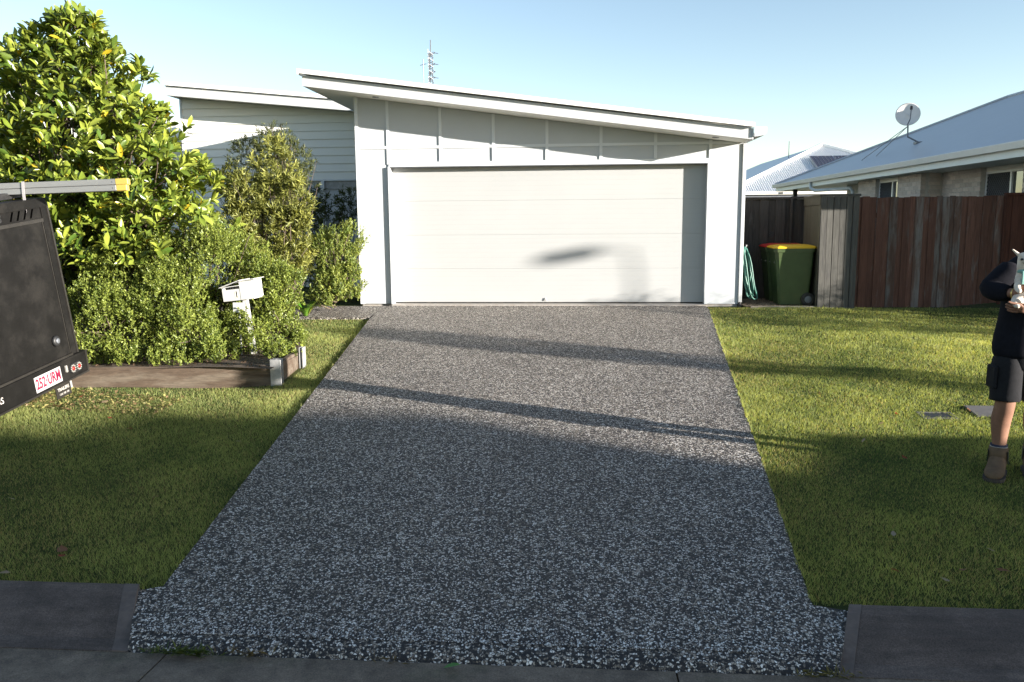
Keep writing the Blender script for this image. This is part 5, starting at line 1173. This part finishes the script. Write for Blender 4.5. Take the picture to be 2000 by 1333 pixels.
chains.append(['wrb', 'palmb']); chains += hand(J, 'b', None, pt(2000, 603, FY-0.27), (-0.98, 0.0, 0.06), (0.0, -0.55, 0.8), (0, 0.35, 0.9), 0.18)
skin_mesh('body', J, chains, M['skin'], man, 'pelvis', 2, mo)
# clothing as its own skins round the same joints
def thick(names, add, over={}): return {k: (J[k][0], tuple(x+add for x in J[k][1]) if isinstance(J[k][1], tuple) else J[k][1]+add) if k not in over else over[k] for k in names}
def loft(mb, rings, n=20, caps=True):                            # rings: centre, rx, ry, optional axis
    b0 = len(mb.v)
    for i, rg in enumerate(rings):
        c = Vector(rg[0]); p = Vector(rings[max(0, i-1)][0]); q = Vector(rings[min(len(rings)-1, i+1)][0])
        ax = (q-p).normalized(); xx = Vector((1, 0, 0)); yy = ax.cross(xx)
        if yy.length < 0.25: xx = Vector((0, 0, 1)); yy = ax.cross(xx)
        yy.normalize(); xx = yy.cross(ax).normalized()
        for k in range(n):
            a_ = 2*math.pi*k/n; w_ = 1+0.018*math.sin(3*a_+i*1.9)+0.012*math.sin(5*a_-i)
            mb.v.append(tuple(c+(xx*math.cos(a_)*rg[1]+yy*math.sin(a_)*rg[2])*w_))
    for i in range(len(rings)-1):
        for k in range(n): mb.f.append((b0+i*n+k, b0+i*n+(k+1) % n, b0+(i+1)*n+(k+1) % n, b0+(i+1)*n+k))
    if caps: mb.f += [tuple(range(b0, b0+n))[::-1], tuple(range(b0+(len(rings)-1)*n, b0+len(rings)*n))]
    mb.m = [0]*len(mb.f); return mb
def cloth(name, mb, mat):
    o = mb.build(name, mat, man, True); md = o.modifiers.new('sub', 'SUBSURF'); md.levels = 1; md.render_levels = 1; return o
hm = MB()
loft(hm, [(pt(1994, 697, FY), 0.158, 0.128), (pt(1994, 691, FY), 0.172, 0.138), (pt(1995, 676, FY), 0.183, 0.146), (pt(1999, 650, FY), 0.170, 0.135), (pt(2005, 615, FY), 0.160, 0.128), (pt(2012, 575, FY), 0.170, 0.130), (pt(2018, 545, FY+0.01), 0.185, 0.128), (pt(2021, 522, FY+0.015), 0.182, 0.112), (pt(2024, 508, FY+0.02), 0.140, 0.095), (pt(2026, 496, FY+0.02), 0.085, 0.075), (pt(2027, 490, FY+0.02), 0.068, 0.064)], 24)
for sh_, el_, wr_ in ((J['sha'][0], J['ela'][0], J['wra'][0]), (J['shb'][0], J['elb'][0], J['wrb'][0])):
    up1 = sh_.lerp(el_, 0.35); up2 = sh_.lerp(el_, 0.7); inn = sh_.lerp(J['upch'][0], 0.35)
    f1 = el_.lerp(wr_, 0.22); f2 = el_.lerp(wr_, 0.5)+Vector((0, 0, -0.008)); f3 = el_.lerp(wr_, 0.74); f4 = el_.lerp(wr_, 0.82)
    loft(hm, [(inn, 0.085, 0.085), (sh_, 0.088, 0.088), (up1, 0.079, 0.079), (up2, 0.073, 0.073), (el_+(el_-f2)*0.10, 0.069, 0.069), (f1, 0.070, 0.070), (f2, 0.060, 0.060), (f3, 0.049, 0.049), (f4, 0.040, 0.040)], 16)
cloth('hoodie', hm, M['hoodie'])
hd = skin_mesh('hood', {'a': (pt(2006, 502, FY+0.03), 0.035), 'b': (pt(2012, 495, FY+0.09), 0.045), 'c': (pt(2027, 491, FY+0.12), 0.05), 'd': (pt(2043, 495, FY+0.09), 0.045), 'e': (pt(2050, 502, FY+0.03), 0.035)}, [['a', 'b', 'c', 'd', 'e']], M['hoodie'], man, 'c', 2, mo)
sm_ = MB()
loft(sm_, [(pt(1996, 655, FY), 0.148, 0.115), (pt(1996, 680, FY), 0.160, 0.124), (pt(1996, 705, FY+0.01), 0.164, 0.128), (pt(1996, 722, FY+0.015), 0.140, 0.115)], 24)
for s in 'ab':
    hp_, kn_ = J['hip'+s][0], J['knee'+s][0]; ot = Vector((-0.006 if s == 'a' else 0.006, 0, 0))
    loft(sm_, [(hp_+Vector((0, 0, 0.01)), 0.082, 0.10), (hp_.lerp(kn_, 0.22)+ot, 0.094, 0.108), (hp_.lerp(kn_, 0.5)+ot, 0.092, 0.102), (hp_.lerp(kn_, 0.8)+ot, 0.091, 0.097), (hp_.lerp(kn_, 0.945)+ot, 0.093, 0.098), (hp_.lerp(kn_, 0.955)+ot, 0.085, 0.090)], 20)
cloth('shorts', sm_, M['shorts'])
pk = J['hip'+'a'][0].lerp(J['kneea'][0], 0.45); MB().cbox(pk.x-0.107, pk.x-0.084, pk.y-0.06, pk.y+0.06, pk.z-0.08, pk.z+0.07, 0.010).build('pocket', M['shorts'], man)
for s in 'ab':
    an = J['ankle'+s][0]; kn = J['shin'+s][0]; toe = TOE[s]
    gzf = lawn_z(toe.x, toe.y)+0.004
    ax = (kn-an).normalized()
    sk_ = MB().tube([an-ax*0.06, an+ax*0.0, an+ax*0.045], [0.052, 0.0485, 0.052], 18).build('sock', M['sock'], man, True)
    for o_ in (0.012, 0.026): MB().tube([an+ax*o_, an+ax*(o_+0.006)], 0.0525, 18).build('sock_stripe', M['letter_white'], sk_, True, origin=mo)
    dirf = Vector((toe.x-an.x, toe.y-an.y, 0)).normalized()
    hb = Vector((an.x, an.y, gzf))
    sd = Vector((-dirf.y, dirf.x, 0))
    # elastic-sided boot lofted from heel to toe: (along, half width, top height)
    secs = [(-0.085, 0.022, 0.06), (-0.075, 0.036, 0.10), (-0.045, 0.042, 0.150), (0.0, 0.045, 0.152), (0.045, 0.044, 0.135), (0.085, 0.046, 0.098), (0.125, 0.050, 0.076), (0.165, 0.047, 0.064), (0.195, 0.036, 0.052), (0.212, 0.018, 0.036)]
    mb = MB(); nS = 12
    for al, hw, ht in secs:
        hw *= 1.28; c = hb+dirf*al
        for k in range(nS):
            a_ = 2*math.pi*k/nS; u = math.cos(a_); v = math.sin(a_)
            zz = 0.016+ht*(0.5+0.5*v)-0.0; ww = hw*(abs(u)**0.7)*(1 if u > 0 else -1)*(1.0 if v < 0.2 else 1-0.28*(v-0.2))
            mb.v.append(tuple(c+sd*ww+Vector((0, 0, zz))))
    for i in range(len(secs)-1):
        for k in range(nS): mb.f.append((i*nS+k, i*nS+(k+1) % nS, (i+1)*nS+(k+1) % nS, (i+1)*nS+k))
    mb.f += [tuple(range(nS))[::-1], tuple(range((len(secs)-1)*nS, len(secs)*nS))]; mb.m = [0]*len(mb.f)
    bo = mb.build('boot', M['boot'], man, True); sb = bo.modifiers.new('sub', 'SUBSURF'); sb.levels = 1; sb.render_levels = 1
    MB().tube([hb+Vector((0, 0, 0.10)), hb+Vector((0, 0, 0.15)), hb+Vector((0, 0, 0.19))+dirf*-0.005], [0.054, 0.055, 0.058], 18).build('boot_shaft', M['boot'], bo, True, origin=mo)
    mb = MB(); pr_ = [(-0.092, 0.036), (-0.06, 0.055), (0.0, 0.059), (0.06, 0.058), (0.12, 0.066), (0.17, 0.062), (0.205, 0.045), (0.22, 0.02)]
    out = [hb+dirf*a_+sd*w_ for a_, w_ in pr_]+[hb+dirf*a_-sd*w_ for a_, w_ in pr_[::-1]]
    mb.prism([(p.x, p.y, gzf) for p in out], (0, 0, 0.022)).build('sole', M['boot_sole'], bo, origin=mo)
    for sgn in (1, -1): MB().prism([(hb+sd*sgn*0.0545+dirf*-0.025+Vector((0, 0, 0.17))), (hb+sd*sgn*0.0545+dirf*0.028+Vector((0, 0, 0.17))), (hb+sd*sgn*0.0575+dirf*0.012+Vector((0, 0, 0.085))), (hb+sd*sgn*0.0575+dirf*-0.008+Vector((0, 0, 0.085)))], sd*sgn*0.004).build('elastic_gusset', M['black_plastic'], bo, origin=mo)
hr = skin_mesh('hair', {'a': (J['crown'][0]+Vector((0, 0.012, 0.022)), (0.086, 0.090)), 'b': (J['head'][0]+Vector((0, 0.045, 0.01)), (0.074, 0.07)), 'c': (J['head'][0]+Vector((0, 0.055, -0.05)), (0.05, 0.045))}, [['a', 'b', 'c']], M['hair'], man, 'a', 2, mo)
for sgn in (-1, 1): MB().lathe([(0.001, -0.02), (0.010, -0.012), (0.012, 0.0), (0.009, 0.018), (0.001, 0.026)], 10, Matrix.Translation(J['head'][0]+Vector((0.078*sgn, 0.01, 0)))).build('ear', M['skin'], man, True)
for sgn in (-1, 1): MB().lathe([(0.001, -0.010), (0.009, -0.006), (0.011, 0), (0.009, 0.006), (0.001, 0.010)], 10, Matrix.Translation(J['head'][0]+Vector((0.032*sgn, -0.082, 0.012)))).build('eye', M['letter_white'], man, True)
MB().tube([J['head'][0]+Vector((-0.024, -0.088, -0.052)), J['head'][0]+Vector((0, -0.094, -0.054)), J['head'][0]+Vector((0.024, -0.088, -0.052))], 0.006, 6).build('mouth', M['red_lens'], man, True)
wv_ = (J['wra'][0]-J['ela'][0]).normalized(); MB().tube([J['wra'][0]-wv_*0.012, J['wra'][0]-wv_*0.004], 0.036, 16).build('bangle', M['gold'], man, True)

# small cream dog with a mint harness, carried against the chest
dg_ = thing('dog', 'small cream dog in a mint harness held in the arms', 'dog', pt(2008, 590, FY-0.22)); do = dg_.location
DY_ = FY-0.215
K = {'rump': (pt(2006, 590, DY_), (0.062, 0.060)), 'belly': (pt(2008, 570, DY_), (0.060, 0.058)), 'chest': (pt(2008, 545, DY_), (0.062, 0.058)), 'neck': (pt(2004, 527, DY_-0.005), (0.042, 0.042)),
     'head': (pt(2001, 508, DY_-0.02), (0.047, 0.046)), 'brow': (pt(2003, 503, DY_-0.045), (0.034, 0.034)), 'muzzle': (pt(2009, 512, DY_-0.085), (0.022, 0.021)), 'tipn': (pt(2011, 512, DY_-0.115), 0.013),
     'fs': (pt(1992, 550, DY_-0.03), 0.030), 'fe': (pt(1986, 563, DY_-0.05), 0.020), 'fp': (pt(1993, 572, DY_-0.085), 0.014), 'gs': (pt(2024, 550, DY_-0.03), 0.030), 'ge': (pt(2030, 565, DY_-0.05), 0.020), 'gp': (pt(2024, 575, DY_-0.085), 0.014),
     'hs': (pt(1988, 586, DY_-0.02), 0.040), 'hk': (pt(1980, 592, DY_-0.05), 0.026), 'hh': (pt(1984, 598, DY_-0.07), 0.016), 'hp': (pt(1992, 600, DY_-0.09), 0.014), 'js': (pt(2026, 586, DY_-0.02), 0.040), 'jk': (pt(2034, 592, DY_-0.05), 0.026), 'jh': (pt(2030, 598, DY_-0.07), 0.016),
     't0': (pt(2010, 600, DY_+0.05), 0.018), 't1': (pt(2022, 604, DY_+0.09), 0.012), 't2': (pt(2034, 600, DY_+0.10), 0.008),
     'ea0': (pt(1991, 499, DY_-0.01), (0.022, 0.012)), 'ea1': (pt(1984, 493, DY_-0.008), (0.017, 0.008)), 'ea2': (pt(1977, 487, DY_-0.004), (0.006, 0.005)), 'eb0': (pt(2012, 498, DY_-0.01), (0.022, 0.012)), 'eb1': (pt(2019, 492, DY_-0.008), (0.017, 0.008)), 'eb2': (pt(2026, 486, DY_-0.004), (0.006, 0.005))}
skin_mesh('body', K, [['rump', 'belly', 'chest', 'neck', 'head', 'brow', 'muzzle', 'tipn'], ['chest', 'fs', 'fe', 'fp'], ['chest', 'gs', 'ge', 'gp'], ['rump', 'hs', 'hk', 'hh', 'hp'], ['rump', 'js', 'jk', 'jh'], ['rump', 't0', 't1', 't2'], ['head', 'ea0', 'ea1', 'ea2'], ['head', 'eb0', 'eb1', 'eb2']], M['fur'], dg_, 'chest', 2, do)
for px in (1996, 2009): MB().lathe([(0.001, -0.008), (0.006, -0.005), (0.0085, 0), (0.006, 0.005), (0.001, 0.008)], 10, Matrix.Translation(pt(px, 507, DY_-0.066))).build('eye', M['black_plastic'], dg_, True)
MB().lathe([(0.001, -0.008), (0.008, -0.004), (0.009, 0.003), (0.001, 0.008)], 10, Matrix.Translation(pt(2011, 511, DY_-0.128))).build('nose', M['black_plastic'], dg_, True)
def band(c, ax, r0, r1, w, name, n=26, ell=0.95):
    ax = Vector(ax).normalized(); q = ax.to_track_quat('Z', 'Y'); mb = MB()
    for z in (-w/2, w/2):
        for k in range(n): a_ = 2*math.pi*k/n; mb.v.append(tuple(Vector(c)+q @ Vector((r0*math.cos(a_), r0*ell*math.sin(a_), z))))
    for z in (w/2, -w/2):
        for k in range(n): a_ = 2*math.pi*k/n; mb.v.append(tuple(Vector(c)+q @ Vector((r1*math.cos(a_), r1*ell*math.sin(a_), z))))
    for i in range(4):
        j = (i+1) % 4
        for k in range(n): mb.f.append((i*n+k, i*n+(k+1) % n, j*n+(k+1) % n, j*n+k))
    mb.m = [0]*len(mb.f); return mb.build(name, M['harness'], dg_, True)
band(pt(2005, 530, DY_-0.004), (0.1, -0.1, 1), 0.050, 0.054, 0.028, 'harness_collar'); band(pt(2008, 556, DY_), (0.05, 0.0, 1), 0.066, 0.070, 0.030, 'harness_girth')
MB().cbox(pt(2003, 543, 1).x*0+pt(1999, 543, DY_-0.062).x-0.012, pt(1999, 543, DY_-0.062).x+0.012, DY_-0.072, DY_-0.062, pt(1999, 556, DY_-0.062).z, pt(1999, 530, DY_-0.062).z, 0.003).build('harness_strap', M['harness'], dg_)

# ================================================================== SMALL THINGS ON THE LAWN
g1 = gnd(1862, 806); g2 = gnd(1918, 803)
pit = thing('meter_pit', 'water meter pit with a pale rim in the lawn, its dark inside a flush black sheet', 'pit', (3.02, 6.98, lawn_z(3.02, 6.98)))
pz = lawn_z(3.02, 6.98)
MB().prism([(2.895, 6.915, lawn_z(3.02, 6.915)+0.006), (3.145, 6.915, lawn_z(3.02, 6.915)+0.006), (3.145, 7.045, lawn_z(3.02, 7.045)+0.006), (2.895, 7.045, lawn_z(3.02, 7.045)+0.006)], (0, 0, -0.03)).build('pit_dark', M['black_plastic'], pit)  # flush black sheet stands in for the dark inside the pit
for a_, b_, c_, d_ in ((2.88, 3.16, 6.895, 6.915), (2.88, 3.16, 7.046, 7.066), (2.88, 2.894, 6.916, 7.045), (3.146, 3.16, 6.916, 7.045)):
    za, zb = lawn_z(3.02, c_)+0.010, lawn_z(3.02, d_)+0.010
    MB().prism([(a_, c_, za), (b_, c_, za), (b_, d_, zb), (a_, d_, zb)], (0, 0, -0.05)).build('rim', M['lid'], pit)
za, zb = lawn_z(3.46, 6.93)+0.012, lawn_z(3.46, 7.23)+0.012
one('concrete_cover', M['lid'], 'flat grey concrete cover set in the lawn behind the boots', 'cover', MB().prism([(3.33, 6.95, za), (3.60, 6.95, za), (3.60, 7.19, zb), (3.33, 7.19, zb)], (0, 0, -0.05)), origin=(3.46, 7.08, za))
LV = [(0, 0, 0), (.3, .42, .06), (.3, -.42, .06), (.7, .36, .02), (.7, -.36, .08), (1, 0, .12), (.5, 0, -.03)]; LF = [[0, 6, 1], [0, 2, 6], [1, 6, 3], [2, 4, 6], [3, 6, 5], [6, 4, 5]]
lf_m = []
for k in range(3):
    tv = [(a_, b_, c_+0.08*math.sin(5*a_+k*2)*(1 if b_ >= 0 else -0.5)) for a_, b_, c_ in LV]
    o = scatter('fallen_leaf_src', np.zeros((1, 3)), np.array([[1.0, 0, 0]]), np.array([[0, 0, 1.0]]), np.ones(1), np.ones(1), tv, LF, np.array([[(0.20, 0.085, 0.035), (0.27, 0.06, 0.03), (0.30, 0.235, 0.16)][k]]), M['leaf'], None); lf_m.append(o.data); bpy.data.objects.remove(o)
spots = [(298, 965, 0, .075), (110, 1062, 0, .09), (30, 975, 2, .05), (130, 1075, 1, .05), (20, 1108, 2, .06), (95, 790, 0, .10), (165, 770, 1, .06), (215, 748, 1, .05), (220, 812, 1, .045), (198, 782, 2, .07), (120, 820, 2, .06), (260, 835, 0, .06), (460, 858, 2, .05), (1905, 700, 2, .03), (1713, 741, 2, .05), (1755, 810, 1, .05), (1715, 830, 2, .05), (1772, 905, 1, .05), (1683, 868, 2, .05), (1723, 866, 0, .05), (1745, 1055, 2, .06), (1740, 1118, 0, .07), (1885, 1120, 0, .07), (1835, 1133, 2, .06), (1925, 1078, 2, .05), (1975, 1127, 0, .07), (1895, 805, 0, .05), (1600, 775, 0, .05)]
LAB = {0: ('curled dark brown fallen leaf lying on the lawn', 'dark brown leaves on the lawn'), 1: ('reddish brown fallen leaf lying on the lawn', 'reddish leaves on the lawn'), 2: ('pale straw coloured fallen leaf lying on the lawn', 'pale leaves on the lawn')}
for px, py, k, L in spots:
    g = gnd(px, py); o = bpy.data.objects.new('fallen_leaf', lf_m[k]); link(o)
    o.location = (g.x, g.y, lawn_z(g.x, g.y)+0.022); o.rotation_euler = (0.3*rng.normal(), 0.25*rng.normal(), 6.28*rng.random()); o.scale = (L, L*0.55, L)
    pl_ = ('at the foot of the sleeper wall' if py < 800 else 'on the shaded lawn below the trailer' if py < 1000 else 'on the lawn by the kerb, trailer side') if px < 700 else ('near the meter pit' if py < 850 else 'on the shaded lawn before the boots' if py < 1000 else 'on the lawn by the kerb, fence side')
    kk = {0: 'curled dark brown fallen leaf', 1: 'reddish brown fallen leaf', 2: 'pale straw coloured fallen leaf'}[k]
    tag(o, kk+' '+pl_, 'leaf', kk+' '+pl_)
gl = scatter('green_leaf', np.zeros((1, 3)), np.array([[1.0, 0, 0.1]]), np.array([[0, 0, 1.0]]), np.array([0.075]), np.array([0.03]), LEAF_V, LEAF_F, np.array([[0.10, 0.24, 0.06]]), M['leaf'], None, True)
g = atY(880, 1302, 3.21); gl.location = (g.x-0.03, 3.205, INV+0.012); gl.rotation_euler = (0, -0.1, 0.25); tag(gl, 'single fresh green leaf lying in the concrete gutter', 'leaf')
# weeds in the joint between crossover and gutter
def weed(px, label, n, L, c0, c1):
    g = atY(px, 1285, 3.262); r = thing('weed', label, 'weed', (g.x, 3.262, INV), group='weeds in the gutter joint')
    a_ = rng.random(n)*6.28; d = np.stack([np.cos(a_), -0.3+0.6*np.sin(a_), 0.15+0.7*rng.random(n)], 1)
    pos = np.stack([0.10*rng.normal(size=n)*0.6, -0.012*np.abs(rng.normal(size=n)), 0.02*rng.random(n)], 1)
    o = scatter('blades', pos, d, np.tile([[0, 0, 1.0]], (n, 1))+0.3*rng.normal(size=(n, 3)), L*(0.4+0.8*rng.random(n)), L*(0.08+0.06*rng.random(n)), FOLD_V, FOLD_F, mixcol(c0, c1, rng.random(n)), M['leaf'], r); tag(o, kind='stuff')
weed(375, 'largest leafy green weed tuft in the gutter joint', 120, 0.055, (0.05, 0.09, 0.02), (0.15, 0.18, 0.04))
weed(318, 'small leafy green weed tuft beside the largest gutter weed', 50, 0.05, (0.05, 0.09, 0.02), (0.13, 0.16, 0.04))
weed(480, 'sparse dry weed beside the largest green gutter weed', 34, 0.05, (0.10, 0.06, 0.03), (0.16, 0.13, 0.05))
weed(760, 'tiny dry weed near the single green leaf in the gutter', 26, 0.04, (0.10, 0.06, 0.03), (0.16, 0.13, 0.05))
weed(1615, 'yellowing weed at the kerb end of the crossover', 60, 0.05, (0.12, 0.11, 0.03), (0.20, 0.17, 0.05))

# ================================================================== UNSEEN OBJECTS SET OUTSIDE THE FRAME TO CAST THE LONG SHADOWS
# street lamp up the road
lampp = thing('street_lamp', 'grey street lamp on the verge up the road', 'street lamp', (21.0, 4.22, -0.5))
MB().tube([(21, 4.22, -0.5), (21, 4.22, 4.05), (21, 4.18, 4.52), (21, 3.95, 4.63)], [0.04, 0.022, 0.016, 0.014], 10).build('pole', M['galv'], lampp)
MB().cbox(20.85, 21.15, 3.60, 3.96, 4.53, 4.68, 0.04).build('lamp_head', M['galv'], lampp)
# parked car in the street
car = thing('parked_van', 'silver compact van parked at the kerb up the street', 'van', (10.75, 2.1, -0.56))
def cpart(name, mb, mat, parent=car, smooth=False):
    mb.v = [(10.75+v[0], 2.1+v[1], -0.56+v[2]) for v in mb.v]
    return mb.build(name, mat, parent, smooth, origin=car.location)
pro = [(-1.75, 0.36), (-1.74, 0.80), (-1.45, 1.02), (1.72, 1.02), (1.75, 0.45), (1.5, 0.24), (-1.5, 0.24)]
cpart('body', MB().prism([(x, -0.84, z) for x, z in pro], (0, 1.68, 0)), M['car_paint'])
cb = cpart('cabin', MB().prism([(-1.42, -0.78, 1.0), (-0.95, -0.78, 1.62), (-0.7, -0.78, 1.70), (1.55, -0.78, 1.70), (1.70, -0.78, 1.0)], (0, 1.56, 0)), M['car_paint'])
for ya in (-0.795, 0.781): cpart('side_window', MB().prism([(-1.2, ya, 1.06), (-0.85, ya, 1.52), (0.2, ya, 1.56), (0.2, ya, 1.06)], (0, 0.014, 0)), M['glass'], cb)
cpart('windscreen', MB().prism([(-1.43, -0.68, 1.05), (-1.43, 0.68, 1.05), (-0.99, 0.66, 1.58), (-0.99, -0.66, 1.58)], (-0.01, 0, 0.008)), M['glass'], cb)
for xx in (-1.1, 1.1):
    for yy in (-0.66, 0.86):
        wm = Matrix.Translation((xx, yy, 0.31)) @ Matrix.Rotation(R_(90), 4, 'X')
        w_ = cpart('wheel', MB().lathe([(0.2, 0), (0.30, 0.01), (0.31, 0.1), (0.30, 0.19), (0.2, 0.2)], 24, wm), M['rubber'], car, True)
        cpart('rim', MB().lathe([(0.02, -0.005), (0.19, -0.002), (0.19, 0.2), (0.02, 0.205)], 18, wm), M['galv'], w_, True)
for yy in (-0.72, 0.5): cpart('headlight', MB().cbox(-1.77, -1.70, yy, yy+0.22, 0.62, 0.74, 0.01), M['clear_lens'])
# bush in the next front garden
shrub('garden_bush', 'rounded green bush in the next front garden', [((9.1, 9.15, 0.75), (0.8, 0.75, 0.9)), ((9.4, 9.75, 0.62), (0.6, 0.5, 0.75)), ((8.9, 8.5, 0.5), (0.5, 0.5, 0.65)), ((9.2, 10.36, 0.95), (0.5, 0.34, 0.95))], 9000, 0.05, 0.5, HC0, HC1, 40)
# young street tree
shrub('street_tree', 'young street tree with an open crown on the verge', [((12.2, 4.15, 2.2), (0.45, 0.35, 0.5)), ((12.0, 4.35, 1.7), (0.3, 0.25, 0.35))], 1500, 0.09, 0.4, HC0, HC1, 40, base=(12.1, 4.25, -0.5), cat='tree')
# unseen two storey house, added across the road to shade the foreground
ah = thing('caster_house', 'unseen rendered two storey house added across the road to cast shade', 'house', (26.0, -12.8, -0.5))
MB().box(22.3, 29.6, -20.2, -7.75, -0.5, 5.6).build('wall', M['wall'], ah)
rf_ = MB(); rf_.v = [(22.0, -20.5, 5.6), (30.0, -20.5, 5.6), (30.0, -7.6, 5.6), (22.0, -7.6, 5.6), (26.0, -16.5, 7.4), (26.0, -11.6, 7.4)]; rf_.f = [(0, 1, 4), (1, 2, 5, 4), (2, 3, 5), (3, 0, 4, 5), (3, 2, 1, 0)]; rf_.m = [0]*5
rf_.build('roof', M['roofg'], ah)
MB().box(22.4, 25.0, -7.74, -4.4, -0.5, 4.3).build('caster_wing', M['wall'], ah)  # low wing added and sized for the shade edge on the left lawn
MB().box(22.3, 25.05, -7.74, -4.3, 4.302, 4.45).build('parapet', M['trim'], ah)
for zz in (0.6, 3.4):
    for yy in (-17, -13, -9.5): w_ = MB().box(22.27, 22.298, yy, yy+1.8, zz, zz+1.3).build('window', M['glass'], ah); MB().box(22.24, 22.269, yy-0.06, yy+1.86, zz+1.3, zz+1.37).build('window_frame', M['trim'], w_, origin=ah.location)
bpy.context.view_layer.update()
